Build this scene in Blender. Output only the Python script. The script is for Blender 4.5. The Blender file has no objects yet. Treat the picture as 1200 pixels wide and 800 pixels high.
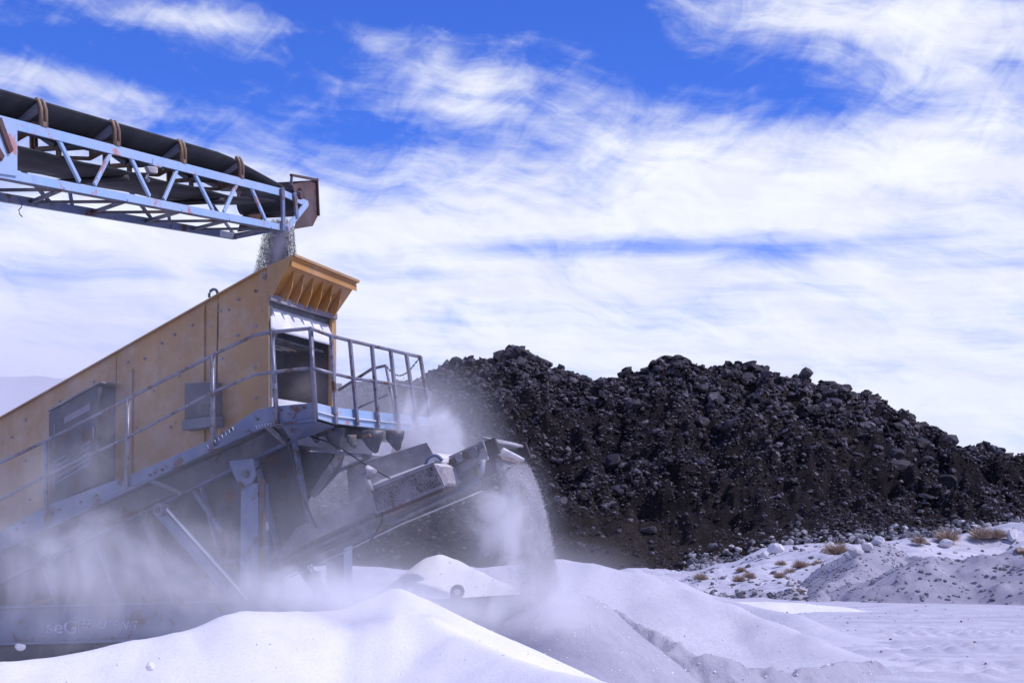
import bpy, bmesh, math, random
import numpy as np
from mathutils import Vector, Matrix, noise as mnoise

random.seed(7); rng = np.random.default_rng(11)
S = bpy.context.scene
COL = S.collection
R = math.radians

# ------------------------------------------------------------------ camera
F = 1900.0                       # focal length in photograph pixels (1200 wide)
PITCH = math.atan(250.0 / F)     # horizon at y = 650
CZ = 1.7
cam_d = bpy.data.cameras.new('camera'); cam = bpy.data.objects.new('camera', cam_d); COL.objects.link(cam)
cam_d.sensor_width = 36.0; cam_d.lens = 36.0 * F / 1200.0
cam_d.clip_start = 0.1; cam_d.clip_end = 6000
cam.location = (0, 0, CZ); cam.rotation_euler = (math.pi / 2 + PITCH, 0, 0)
S.camera = cam

def ray(px, py):
    v = (400.0 - py) / F
    return Vector(((px - 600.0) / F, math.cos(PITCH) - v * math.sin(PITCH), math.sin(PITCH) + v * math.cos(PITCH)))
def at(px, py, Y):
    d = ray(px, py); return Vector((0, 0, CZ)) + d * (Y / d.y)
def onplane(px, py, p0, n):
    d = ray(px, py); c = Vector((0, 0, CZ)); return c + d * ((p0 - c).dot(n) / d.dot(n))

# ------------------------------------------------------------------ sky and sun
SUN_EL = R(49); SUN_AZ = math.atan2(0.97, -0.22)     # measured from +Y towards +X
W = bpy.data.worlds.new('World'); S.world = W; W.use_nodes = True
wt = W.node_tree; wt.nodes.clear()

class NT:
    def __init__(s, t): s.t = t
    def n(s, ty, **k):
        x = s.t.nodes.new(ty)
        for a, b in k.items(): setattr(x, a, b)
        return x
    def put(s, v, sock):
        if isinstance(v, bpy.types.NodeSocket): s.t.links.new(v, sock)
        elif v is not None: sock.default_value = v
    def m(s, op, a, b=None, c=None, clamp=False):
        x = s.n('ShaderNodeMath', operation=op, use_clamp=clamp)
        s.put(a, x.inputs[0]); s.put(b, x.inputs[1]); s.put(c, x.inputs[2]); return x.outputs[0]
    def vm(s, op, a, b=None):
        x = s.n('ShaderNodeVectorMath', operation=op)
        s.put(a, x.inputs[0]); s.put(b, x.inputs[1])
        return x.outputs['Value'] if op in ('LENGTH', 'DOT_PRODUCT', 'DISTANCE') else x.outputs[0]
    def comb(s, a, b, c):
        x = s.n('ShaderNodeCombineXYZ'); s.put(a, x.inputs[0]); s.put(b, x.inputs[1]); s.put(c, x.inputs[2]); return x.outputs[0]
    def noise(s, vec, scale, detail=4, rough=0.5, dist=0.0, out='Fac'):
        x = s.n('ShaderNodeTexNoise'); s.put(vec, x.inputs['Vector']); x.inputs['Scale'].default_value = scale
        x.inputs['Detail'].default_value = detail; x.inputs['Roughness'].default_value = rough; x.inputs['Distortion'].default_value = dist
        return x.outputs[out]
    def mr(s, v, a, b, c=0.0, d=1.0, smooth=True):
        x = s.n('ShaderNodeMapRange', interpolation_type='SMOOTHSTEP' if smooth else 'LINEAR')
        s.put(v, x.inputs['Value'])
        for q, k in zip((a, b, c, d), ('From Min', 'From Max', 'To Min', 'To Max')): s.put(q, x.inputs[k])
        return x.outputs['Result']
    def mix(s, f, a, b, blend='MIX'):
        x = s.n('ShaderNodeMix', data_type='RGBA', blend_type=blend)
        s.put(f, x.inputs[0])
        for v, sk in ((a, x.inputs[6]), (b, x.inputs[7])):
            if isinstance(v, tuple) and len(v) == 3: v = (*v, 1)
            s.put(v, sk)
        return x.outputs[2]

w = NT(wt)
gen = w.n('ShaderNodeTexCoord').outputs['Generated']
dirn = w.vm('NORMALIZE', gen)
sx = w.n('ShaderNodeSeparateXYZ'); w.put(dirn, sx.inputs[0])
az = w.m('MULTIPLY', w.m('ARCTAN2', sx.outputs[0], sx.outputs[1]), 57.2958)
el = w.m('MULTIPLY', w.m('ARCSINE', sx.outputs[2]), 57.2958)
def azel(px, py):
    d = ray(px, py).normalized(); return math.degrees(math.atan2(d.x, d.y)), math.degrees(math.asin(d.z))
PPD = 33.0    # pixels per degree
def blob(px, py, sxp, syp, rot, amp):
    """soft elliptical patch of the sky at a given azimuth and elevation"""
    a0, e0 = azel(px, py); c, s_ = math.cos(R(rot)), math.sin(R(rot))
    da = w.m('SUBTRACT', az, a0); de = w.m('SUBTRACT', el, e0)
    u = w.m('ADD', w.m('MULTIPLY', da, c / (sxp / PPD)), w.m('MULTIPLY', de, s_ / (sxp / PPD)))
    v = w.m('ADD', w.m('MULTIPLY', da, -s_ / (syp / PPD)), w.m('MULTIPLY', de, c / (syp / PPD)))
    q = w.m('ADD', w.m('MULTIPLY', u, u), w.m('MULTIPLY', v, v))
    return w.m('MULTIPLY', w.m('EXPONENT', w.m('MULTIPLY', q, -1.0)), amp)
# low frequency coverage: denser towards the horizon
cov = w.mr(el, 18.0, 9.0, 0.26, 0.86)
for b in ((330, 118, 230, 62, -8, -0.36), (600, 8, 230, 34, 0, -0.40), (800, 80, 230, 46, -8, -0.42), (40, 40, 110, 30, 0, -0.16), (470, 170, 70, 60, 0, -0.10),
          (720, 288, 190, 14, 0, -0.44), (1010, 284, 130, 16, 4, -0.34), (640, 325, 90, 9, 0, -0.10), (900, 335, 90, 9, 0, -0.10),
          (960, 8, 200, 32, -8, 0.62), (1160, 130, 130, 110, 0, 0.28), (560, 120, 110, 50, -28, 0.30), (500, 60, 60, 40, -40, 0.14), (250, 26, 120, 13, -2, 0.34), (60, 22, 90, 9, 4, 0.22), (430, 45, 50, 14, -30, 0.2), (160, 165, 160, 12, -14, 0.18), (90, 100, 160, 18, -9, 0.42), (300, 215, 300, 42, -12, 0.14), (650, 52, 60, 22, -25, 0.22),
          (1000, 210, 330, 70, 0, 0.26), (700, 215, 200, 60, 0, 0.22), (1100, 60, 90, 60, 0, 0.2)):
    cov = w.m('ADD', cov, blob(*b))
c_, s_ = math.cos(R(-14)), math.sin(R(-14))
ru = w.m('ADD', w.m('MULTIPLY', az, c_), w.m('MULTIPLY', el, s_)); rv = w.m('ADD', w.m('MULTIPLY', az, -s_), w.m('MULTIPLY', el, c_))
warp = w.noise(w.comb(w.m('MULTIPLY', az, 0.16), w.m('MULTIPLY', el, 0.22), 3.0), 1.0, 3, 0.5, 0, 'Color')
warp = w.vm('MULTIPLY', w.vm('SUBTRACT', warp, (0.5, 0.5, 0.5)), (1.1, 1.1, 1.1))
p1 = w.vm('ADD', w.comb(w.m('MULTIPLY', ru, 0.11), w.m('MULTIPLY', rv, 0.42), 0.0), warp)
n1 = w.noise(p1, 1.0, 9, 0.60, 0.5)
p2 = w.vm('ADD', w.comb(w.m('MULTIPLY', az, 0.05), w.m('MULTIPLY', el, 0.9), 7.0), w.vm('MULTIPLY', warp, (0.5, 0.9, 0.5)))
n2 = w.noise(p2, 1.0, 7, 0.62, 0.3)
c3, s3 = math.cos(R(38)), math.sin(R(38))
ru3 = w.m('ADD', w.m('MULTIPLY', az, c3), w.m('MULTIPLY', el, s3)); rv3 = w.m('ADD', w.m('MULTIPLY', az, -s3), w.m('MULTIPLY', el, c3))
p3 = w.vm('ADD', w.comb(w.m('MULTIPLY', ru3, 0.35), w.m('MULTIPLY', rv3, 0.75), 2.0), w.vm('MULTIPLY', warp, (1.0, 1.0, 1)))
n3 = w.noise(p3, 1.0, 8, 0.62, 0.6)
hi = w.mr(el, 10.0, 13.0)
nn = w.m('ADD', w.m('MULTIPLY', n1, 0.58), w.m('ADD', w.m('MULTIPLY', n3, w.m('MULTIPLY', hi, 0.26)), w.m('MULTIPLY', n2, w.m('SUBTRACT', 0.42, w.m('MULTIPLY', hi, 0.26)))))
cl = w.mr(w.m('ADD', cov, w.m('MULTIPLY', w.m('SUBTRACT', nn, 0.5), 2.9)), 0.06, 1.02)
sky = w.n('ShaderNodeTexSky', sky_type='NISHITA')
sky.sun_disc = False; sky.sun_elevation = SUN_EL; sky.sun_rotation = SUN_AZ
sky.altitude = 1200; sky.air_density = 1.0; sky.dust_density = 0.3; sky.ozone_density = 2.5
skyc = w.mix(1.0, sky.outputs[0], (0.45, 0.77, 1.92), 'MULTIPLY')
shade = w.mr(w.noise(p1, 2.1, 6, 0.6, 0.2), 0.3, 0.7, 0.90, 1.04)
cc = w.mix(w.mr(el, 3.0, 16.0), (8.5, 9.0, 10.3), (9.3, 9.6, 10.5))
cc = w.mix(1.0, cc, w.comb(shade, shade, w.m('ADD', w.m('MULTIPLY', shade, 0.5), 0.5)), 'MULTIPLY')
skymix = w.mix(cl, skyc, cc)
bg = w.n('ShaderNodeBackground'); bg.inputs['Strength'].default_value = 0.1
w.put(skymix, bg.inputs['Color'])
wo = w.n('ShaderNodeOutputWorld'); w.put(bg.outputs[0], wo.inputs['Surface'])
W.cycles.sampling_method = 'MANUAL'; W.cycles.sample_map_resolution = 512

sd = bpy.data.lights.new('sun', 'SUN'); sun = bpy.data.objects.new('sun', sd); COL.objects.link(sun)
sd.energy = 3.4; sd.angle = R(0.5); sd.color = (1.0, 0.945, 0.965)
tosun = Vector((math.cos(SUN_EL) * math.sin(SUN_AZ), math.cos(SUN_EL) * math.cos(SUN_AZ), math.sin(SUN_EL)))
sun.rotation_euler = tosun.to_track_quat('Z', 'Y').to_euler()
sun.location = (30, -20, 40)

vs = S.view_settings; vs.view_transform = 'Standard'; vs.look = 'None'; vs.exposure = 0.0; vs.gamma = 1.0; vs.use_curve_mapping = False
cy = S.cycles
cy.use_denoising = True
cy.max_bounces = 6; cy.diffuse_bounces = 3; cy.glossy_bounces = 2; cy.transmission_bounces = 2; cy.transparent_max_bounces = 8
cy.volume_bounces = 4; cy.volume_step_rate = 1.0; cy.volume_max_steps = 96
cy.caustics_reflective = False; cy.caustics_refractive = False

# ------------------------------------------------------------------ helpers
def tag(o, label=None, cat=None, group=None, kind=None):
    if label: o['label'] = label
    if cat: o['category'] = cat
    if group: o['group'] = group
    if kind: o['kind'] = kind
    return o
def empty(name, loc=(0, 0, 0)):
    o = bpy.data.objects.new(name, None); COL.objects.link(o); o.location = loc; o.empty_display_size = 0.3; return o
def link(name, me, parent=None):
    o = bpy.data.objects.new(name, me); COL.objects.link(o)
    if parent:
        o.parent = parent
        if parent.type == 'EMPTY': o.matrix_parent_inverse = Matrix.Translation(-parent.location)
    return o

class MB:
    """collects shapes, then links them as ONE mesh object"""
    def __init__(s): s.v = []; s.f = []
    def add(s, vs_, fs):
        k = len(s.v); s.v += [tuple(x) for x in vs_]; s.f += [tuple(i + k for i in f) for f in fs]; return s
    def prism(s, pts, off):
        n = len(pts); off = Vector(off); pts = [Vector(p) for p in pts]
        nn_ = Vector((0, 0, 0))
        for i in range(n): nn_ += pts[i].cross(pts[(i + 1) % n])
        if nn_.dot(off) > 0: pts = pts[::-1]
        vv = pts + [p + off for p in pts]
        fs = [tuple(range(n)), tuple(range(2 * n - 1, n - 1, -1))] + [(i, i + n, (i + 1) % n + n, (i + 1) % n) for i in range(n)]
        return s.add(vv, fs)
    def bar(s, p, q, a, b, up=(0, 0, 1)):
        p, q = Vector(p), Vector(q); d = (q - p).normalized(); up = Vector(up)
        x = d.cross(up)
        if x.length < 1e-4: x = d.cross(Vector((1, 0, 0)))
        x.normalize(); y = x.cross(d)
        c = [p + x * (i * a / 2) + y * (j * b / 2) for i, j in ((-1, -1), (1, -1), (1, 1), (-1, 1))]
        return s.prism(c, q - p)
    def tube(s, pts, r, n=8, closed=True):
        pts = [Vector(p) for p in pts]; rings = []
        for i, p in enumerate(pts):
            d = (pts[min(i + 1, len(pts) - 1)] - pts[max(i - 1, 0)]).normalized()
            up = Vector((0, 0, 1)) if abs(d.z) < 0.95 else Vector((1, 0, 0))
            x = d.cross(up).normalized(); y = x.cross(d)
            rr = r[i] if isinstance(r, (list, tuple)) else r
            rings.append([p + (x * math.cos(t) + y * math.sin(t)) * rr for t in (2 * math.pi * k / n for k in range(n))])
        vv = [v for rg in rings for v in rg]; fs = []
        for i in range(len(rings) - 1):
            for k in range(n): fs.append((i * n + k, i * n + (k + 1) % n, (i + 1) * n + (k + 1) % n, (i + 1) * n + k))
        if closed: fs += [tuple(range(n))[::-1], tuple(range((len(rings) - 1) * n, len(rings) * n))]
        return s.add(vv, fs)
    def sheet(s, rows, thick):
        """rows: grid of points; thick: vector. closed slab"""
        m_, n = len(rows), len(rows[0]); thick = Vector(thick)
        vv = [Vector(p) for r_ in rows for p in r_]; N = len(vv); vv += [p + thick for p in vv]; fs = []
        for i in range(m_ - 1):
            for j in range(n - 1):
                a = i * n + j; q = (a, a + 1, a + n + 1, a + n); fs.append(q); fs.append(tuple(x + N for x in q[::-1]))
        def side(a, b): fs.append((a, a + N, b + N, b))
        for j in range(n - 1): side(j + 1, j); side((m_ - 1) * n + j, (m_ - 1) * n + j + 1)
        for i in range(m_ - 1): side(i * n, (i + 1) * n); side((i + 1) * n + n - 1, i * n + n - 1)
        return s.add(vv, fs)
    def build(s, name, mat, parent=None, smooth=False, bevel=0.0):
        me = bpy.data.meshes.new(name); me.from_pydata(s.v, [], s.f)
        bm = bmesh.new(); bm.from_mesh(me); bmesh.ops.recalc_face_normals(bm, faces=bm.faces)
        if bevel:
            es = [e for e in bm.edges if len(e.link_faces) == 2 and e.calc_face_angle(0) > 0.7]
            bmesh.ops.bevel(bm, geom=es, offset=bevel, segments=1, affect='EDGES', clamp_overlap=True)
        bm.to_mesh(me); bm.free()
        if smooth:
            me.polygons.foreach_set('use_smooth', [True] * len(me.polygons))
        me.materials.append(mat)
        return link(name, me, parent)

def np_mesh(name, verts, faces, mat, parent=None, smooth=True, attr=None):
    """fast mesh from numpy arrays; faces (n,3) or (n,4)"""
    me = bpy.data.meshes.new(name); k = faces.shape[1]
    me.vertices.add(len(verts)); me.vertices.foreach_set('co', np.ascontiguousarray(verts, dtype=np.float32).ravel())
    me.loops.add(faces.size); me.loops.foreach_set('vertex_index', np.ascontiguousarray(faces, dtype=np.int32).ravel())
    me.polygons.add(len(faces)); me.polygons.foreach_set('loop_start', np.arange(0, faces.size, k, dtype=np.int32))
    me.polygons.foreach_set('loop_total', np.full(len(faces), k, dtype=np.int32))
    me.polygons.foreach_set('use_smooth', np.full(len(faces), smooth))
    if attr is not None:
        a = me.attributes.new('rnd', 'FLOAT', 'POINT'); a.data.foreach_set('value', np.ascontiguousarray(attr, dtype=np.float32))
    me.update(calc_edges=True); me.validate()
    me.materials.append(mat)
    return link(name, me, parent)

# vectorised value noise
_tab = rng.random((256, 256))
def vn(x, y):
    xi = np.floor(x).astype(int); yi = np.floor(y).astype(int); fx = x - xi; fy = y - yi
    fx = fx * fx * (3 - 2 * fx); fy = fy * fy * (3 - 2 * fy)
    a = _tab[xi & 255, yi & 255]; b = _tab[(xi + 1) & 255, yi & 255]; c = _tab[xi & 255, (yi + 1) & 255]; d = _tab[(xi + 1) & 255, (yi + 1) & 255]
    return (a * (1 - fx) + b * fx) * (1 - fy) + (c * (1 - fx) + d * fx) * fy - 0.5
def fbm(x, y, o=5, g=0.5):
    s = 0; a = 1.0; k = 1.0
    for i in range(o): s = s + a * vn(x * k + 17.3 * i, y * k - 9.1 * i); a *= g; k *= 2.03
    return s
def sstep(a, b, x):
    t = np.clip((x - a) / (b - a), 0, 1); return t * t * (3 - 2 * t)

# ------------------------------------------------------------------ materials
def mat(name):
    m = bpy.data.materials.new(name); m.use_nodes = True; t = NT(m.node_tree)
    b = m.node_tree.nodes['Principled BSDF']; return m, t, b
def bump(t, b, h, strength, dist):
    x = t.n('ShaderNodeBump'); x.inputs['Strength'].default_value = strength; x.inputs['Distance'].default_value = dist
    t.put(h, x.inputs['Height']); t.put(x.outputs[0], b.inputs['Normal'])
def pos(t): return t.n('ShaderNodeNewGeometry').outputs['Position']

def worn(name, base, second, rust=0.35, dust=0.5, rough=0.5, metal=0.0, scale=1.0, rustc=(0.10, 0.045, 0.035), streak=True):
    """weathered painted steel: fading, rust patches, rain streaks, fine sand lying on the upward faces"""
    m, t, b = mat(name); p = pos(t)
    c = t.mix(t.mr(t.noise(p, 1.3 * scale, 5, 0.6), 0.35, 0.68), base, second)
    st = t.noise(t.vm('MULTIPLY', p, (5 * scale, 5 * scale, 0.7 * scale)), 1.0, 6, 0.65)
    if streak: c = t.mix(t.m('MULTIPLY', t.mr(st, 0.5, 0.75), 0.35), c, tuple(x * 0.55 for x in second))
    rn = t.noise(p, 3.1 * scale, 8, 0.68, 0.4)
    rf = t.mr(rn, 0.66 - rust * 0.3, 0.72 - rust * 0.25)
    c = t.mix(rf, c, rustc)
    nz = t.n('ShaderNodeSeparateXYZ'); t.put(t.n('ShaderNodeNewGeometry').outputs['Normal'], nz.inputs[0])
    dn = t.noise(p, 5 * scale, 6, 0.7)
    df = t.m('MULTIPLY', t.mr(t.m('ADD', nz.outputs[2], t.m('MULTIPLY', t.m('SUBTRACT', dn, 0.5), 1.2)), 0.25, 0.8), dust, clamp=True)
    thin = t.m('MULTIPLY', t.mr(t.noise(p, 2.2, 7, 0.7), 0.42, 0.7), dust * 0.55)
    df = t.m('MAXIMUM', df, thin)
    c = t.mix(df, c, (0.60, 0.57, 0.60))
    t.put(c, b.inputs['Base Color'])
    t.put(t.m('ADD', t.m('MULTIPLY', t.m('MAXIMUM', df, rf), 0.4, clamp=True), rough, clamp=True), b.inputs['Roughness'])
    b.inputs['Metallic'].default_value = metal
    bump(t, b, t.m('ADD', rn, t.m('MULTIPLY', t.noise(p, 45, 3, 0.6), 0.3)), 0.35, 0.01)
    return m
M = {}
M['yellow'] = worn('yellow_paint', (0.43, 0.245, 0.095), (0.36, 0.205, 0.095), 0.02, 0.5, 0.42, rustc=(0.22, 0.10, 0.04))
M['yellow_clean'] = worn('orange_paint', (0.48, 0.225, 0.045), (0.40, 0.18, 0.045), 0.12, 0.25, 0.35, rustc=(0.20, 0.09, 0.04))
M['blue'] = worn('light_blue_paint', (0.27, 0.42, 0.66), (0.34, 0.44, 0.62), 0.28, 0.25, 0.4, rustc=(0.42, 0.20, 0.20))
M['slate'] = worn('slate_blue_paint', (0.10, 0.14, 0.27), (0.13, 0.155, 0.25), 0.35, 0.30, 0.5)
M['dark'] = worn('dark_grey_steel', (0.055, 0.06, 0.085), (0.085, 0.085, 0.11), 0.35, 0.35, 0.5)
M['grey'] = worn('grey_steel', (0.12, 0.13, 0.18), (0.16, 0.165, 0.22), 0.3, 0.45, 0.5)
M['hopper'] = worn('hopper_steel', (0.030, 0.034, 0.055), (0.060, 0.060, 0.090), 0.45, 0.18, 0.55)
M['rail'] = worn('galvanised_rail', (0.14, 0.14, 0.20), (0.24, 0.23, 0.30), 0.45, 0.25, 0.35, metal=0.3, scale=2)
M['rust'] = worn('rusty_steel', (0.055, 0.030, 0.032), (0.085, 0.045, 0.042), 0.5, 0.15, 0.6, rustc=(0.10, 0.045, 0.04))
M['brown'] = worn('brown_bracket_steel', (0.22, 0.13, 0.07), (0.15, 0.09, 0.06), 0.35, 0.15, 0.45)
M['dusty'] = worn('dust_caked_steel', (0.17, 0.15, 0.19), (0.26, 0.24, 0.28), 0.3, 0.9, 0.7)
def simple(name, c, rough, c2=None, sc=6, bs=0.3, bd=0.01, metal=0):
    m, t, b = mat(name); p = pos(t); n = t.noise(p, sc, 6, 0.65)
    t.put(t.mix(t.mr(n, 0.35, 0.65), c, c2 or tuple(x * 1.6 for x in c)), b.inputs['Base Color'])
    b.inputs['Roughness'].default_value = rough; b.inputs['Metallic'].default_value = metal
    bump(t, b, n, bs, bd); return m
M['belt'] = simple('black_rubber', (0.010, 0.010, 0.013), 0.65, (0.030, 0.028, 0.034), 2.5)
M['headplate'] = simple('dark_rust', (0.022, 0.012, 0.014), 0.7, (0.045, 0.026, 0.026), 8)
M['print'] = simple('faded_lettering', (0.48, 0.50, 0.66), 0.7, (0.22, 0.24, 0.36), 9)
M['cable'] = simple('black_cable', (0.02, 0.02, 0.03), 0.5)
M['paleroll'] = simple('dusted_roller', (0.55, 0.53, 0.55), 0.6, (0.75, 0.72, 0.74))
M['curtain'] = simple('dusty_rubber_curtain', (0.62, 0.62, 0.66), 0.6, (0.80, 0.79, 0.82), 3)

# mesh guard: real diamond pattern is far too fine to model, so perforation is a material
def mesh_guard():
    m, t, b = mat('perforated_guard'); o = t.n('ShaderNodeTexCoord').outputs['Object']
    v = t.n('ShaderNodeTexVoronoi'); v.inputs['Scale'].default_value = 34; t.put(pos(t), v.inputs['Vector'])
    hole = t.mr(v.outputs['Distance'], 0.30, 0.5)
    n = t.mr(t.noise(pos(t), 3.0, 6, 0.7), 0.42, 0.62)
    c = t.mix(hole, (0.018, 0.016, 0.022), (0.13, 0.115, 0.135)); c = t.mix(t.m('MULTIPLY', n, 0.6), c, (0.30, 0.26, 0.29))
    t.put(c, b.inputs['Base Color']); b.inputs['Roughness'].default_value = 0.8
    bump(t, b, v.outputs['Distance'], 0.5, 0.01); return m
M['guard'] = mesh_guard()

def sand(name, c1, c2, fine=30, bmp=0.35, speck=0.0, bands=False):
    m, t, b = mat(name); p = pos(t)
    n = t.noise(p, 0.9, 6, 0.6); f = t.noise(p, fine, 5, 0.7); g = t.noise(p, fine * 5, 2, 0.6)
    c = t.mix(t.mr(n, 0.3, 0.7), c1, c2)
    c = t.mix(t.m('MULTIPLY', t.mr(f, 0.40, 0.72), 0.35), c, tuple(x * 0.78 for x in c2))
    if bands:     # compacted wheel bands along the haul road
        bn = t.noise(t.vm('MULTIPLY', p, (0.10, 1.5, 1)), 1.0, 5, 0.6, 0.4)
        c = t.mix(t.m('MULTIPLY', t.mr(bn, 0.46, 0.62), 0.6), c, (0.40, 0.39, 0.47))
    if speck:
        c = t.mix(t.m('MULTIPLY', t.mr(t.noise(p, 2.6, 9, 0.75), 0.56, 0.66), speck), c, (0.22, 0.20, 0.23))
    t.put(c, b.inputs['Base Color']); b.inputs['Roughness'].default_value = 0.95; b.inputs['Specular IOR Level'].default_value = 0.2
    bump(t, b, t.m('ADD', t.m('MULTIPLY', n, 2.0), t.m('ADD', f, t.m('MULTIPLY', g, 0.4))), bmp, 0.02); return m
M['sand'] = sand('white_quartz_sand', (0.82, 0.80, 0.83), (0.75, 0.735, 0.78))
M['sand_grey'] = sand('freshly_dropped_sand', (0.44, 0.425, 0.49), (0.36, 0.345, 0.42), 10, 1.0)
M['sand_road'] = sand('older_sand', (0.60, 0.585, 0.65), (0.52, 0.505, 0.58), 12, 0.7)
M['sand_bank'] = sand('stony_sand', (0.37, 0.355, 0.42), (0.29, 0.275, 0.34), 6, 0.9, 0.5)
M['ground'] = sand('ground_sand', (0.60, 0.585, 0.65), (0.50, 0.485, 0.56), 7, 0.9, 0.12, True)

def rockmat(name, dark, light, attr, vari=0.5):
    m, t, b = mat(name); p = pos(t)
    if attr: r = t.n('ShaderNodeAttribute', attribute_name='rnd').outputs['Fac']
    else: r = t.n('ShaderNodeObjectInfo').outputs['Random']
    c = t.mix(r, dark, light)
    c = t.mix(t.m('MULTIPLY', t.mr(t.noise(p, 1.7, 7, 0.7), 0.4, 0.7), 0.6), c, tuple(0.5 * (x + y) for x, y in zip(dark, light)))
    if dark[0] < .1: c = t.mix(t.m('MULTIPLY', t.mr(t.noise(p, 0.12, 4, 0.6), 0.5, 0.75), 0.5), c, (0.034, 0.021, 0.024))
    b.inputs['Specular IOR Level'].default_value = 0.3
    t.put(c, b.inputs['Base Color']); b.inputs['Roughness'].default_value = 0.55
    bump(t, b, t.noise(p, 4, 8, 0.75), 0.8, 0.15); return m
M['rock'] = rockmat('dark_volcanic_rock', (0.010, 0.008, 0.012), (0.070, 0.058, 0.076), False)
M['rock_light'] = rockmat('light_volcanic_rock', (0.12, 0.10, 0.125), (0.22, 0.19, 0.22), False)
M['rubble'] = rockmat('dark_rubble', (0.008, 0.006, 0.009), (0.19, 0.16, 0.195), True)
M['palerock'] = rockmat('pale_rock', (0.55, 0.53, 0.57), (0.74, 0.71, 0.74), False)
M['midrubble'] = rockmat('grey_rubble', (0.36, 0.34, 0.40), (0.10, 0.09, 0.11), True)
M['palerubble'] = rockmat('pale_rubble', (0.10, 0.09, 0.11), (0.62, 0.60, 0.64), True)
def hillmat():
    m, t, b = mat('talus_soil'); p = pos(t)
    c = t.mix(t.mr(t.noise(p, 0.35, 8, 0.72), 0.35, 0.65), (0.009, 0.007, 0.010), (0.030, 0.023, 0.028))
    c = t.mix(t.m('MULTIPLY', t.mr(t.noise(p, 0.05, 5, 0.6), 0.48, 0.66), 0.7), c, (0.052, 0.040, 0.034))
    pz = t.n('ShaderNodeSeparateXYZ'); t.put(p, pz.inputs[0])
    c = t.mix(t.m('MULTIPLY', t.mr(t.m('ADD', pz.outputs[2], t.m('MULTIPLY', t.noise(p, .09, 4, .6), 10)), 14.0, 4.0), 0.6), c, (0.060, 0.044, 0.036))     # browner fines collect low on the slope
    c = t.mix(t.mr(t.noise(p, 2.2, 4, 0.7), 0.62, 0.70), c, (0.10, 0.09, 0.105))
    t.put(c, b.inputs['Base Color']); b.inputs['Roughness'].default_value = 1.0; b.inputs['Specular IOR Level'].default_value = 0.15
    bump(t, b, t.noise(p, 1.6, 9, 0.8), 1.0, 0.6); return m
M['hill'] = hillmat()
M['shrub'] = simple('dry_straw', (0.36, 0.26, 0.21), 0.9, (0.52, 0.42, 0.34), 3)
M['farhill'] = simple('far_desert_hill', (0.16, 0.14, 0.17), 0.95, (0.26, 0.24, 0.27), 0.02)

# ------------------------------------------------------------------ hill of dark rock
crest = [(-500, 640), (-200, 600), (60, 560), (200, 500), (300, 470), (380, 455), (397, 448), (425, 447), (445, 446), (461, 443), (470, 439), (481, 444), (495, 440), (502, 437), (517, 427), (532, 414), (545, 418), (558, 420), (567, 417), (575, 419), (585, 410), (605, 405), (625, 412), (640, 417), (644, 427), (655, 431), (665, 435), (685, 436), (710, 434), (725, 436), (755, 429), (778, 419), (797, 417), (806, 418), (812, 427), (824, 430), (866, 425), (897, 427), (905, 433), (924, 437), (945, 441), (955, 449), (981, 450), (997, 456), (1004, 462), (1031, 465), (1039, 474), (1066, 483), (1077, 497), (1104, 500), (1123, 512), (1142, 520), (1171, 525), (1179, 533), (1200, 539), (1260, 560), (1400, 590), (1700, 622), (2000, 640)]
footl = [(-500, 668), (300, 668), (650, 662), (790, 673), (855, 662), (893, 644), (932, 637), (1008, 635), (1066, 631), (1123, 625), (1200, 618), (1400, 612), (1700, 630), (2000, 645)]
YF, YC = 150.0, 215.0
def prof(tbl, Y):
    xs = np.array([a for a, _ in tbl], float); zs = np.array([at(a, b, Y).z for a, b in tbl])
    return lambda px: np.interp(px, xs, zs)
zc_f, zf_f = prof(crest, YC), prof(footl, YF)
def hill_pos(px, t):
    Y = YF + (YC - YF) * t; X = (px - 600) / F * Y * 1.0
    zc = zc_f(px); zf = zf_f(px)
    tt = np.clip(t, -1, 1)
    z = np.where(t < 0, zf + t * 6, zf + (zc - zf) * np.sign(tt) * np.abs(tt) ** 0.98)
    amp = np.clip(1 - np.abs(t - 1) * 6, 0, 1)
    n = fbm(X * 0.06, Y * 0.08, 5, 0.55)
    z = z + n * 5.0 * np.clip(t, 0, 1) * np.clip((1 - t) * 4, 0, 1) + fbm(X * 0.45, Y * 0.45, 4, 0.6) * 1.5 * np.clip(t * 6, 0, 1) * (1 - 0.5 * amp)
    crag = (0.5 - np.abs(fbm(X * 0.17 + 5, Y * 0.17, 3, .5)) * 2.2) * 3.0 + (0.5 - np.abs(fbm(X * 0.55, Y * 0.5 + 9, 3, .5)) * 2.2) * 1.2
    z = z + (crag - .9) * np.clip(t * 5 - .3, 0, 1) * np.where(t > .9, .35, 1.0) - .35 * sstep(.6, .95, t)
    z = np.where(t > 1, z - (t - 1) * 55, z)
    return X, Y, z
hp = np.concatenate([np.arange(-500, 300, 25), np.arange(300, 1260, 2.2), np.arange(1260, 2001, 25)])
ht = np.concatenate([np.linspace(-0.12, 0, 4)[:-1], np.linspace(0, 1, 150), np.linspace(1.02, 1.5, 10)])
PX, TT = np.meshgrid(hp, ht); X, Y, Z = hill_pos(PX, TT)
def gridfaces(m_, n):
    a = (np.arange(m_ - 1)[:, None] * n + np.arange(n - 1)[None, :]).ravel()
    return np.stack([a, a + 1, a + n + 1, a + n], 1)
hill = np_mesh('rocky_hill', np.stack([X, Y, Z], -1).reshape(-1, 3), gridfaces(len(ht), len(hp)), M['hill'])
tag(hill, kind='structure')

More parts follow.
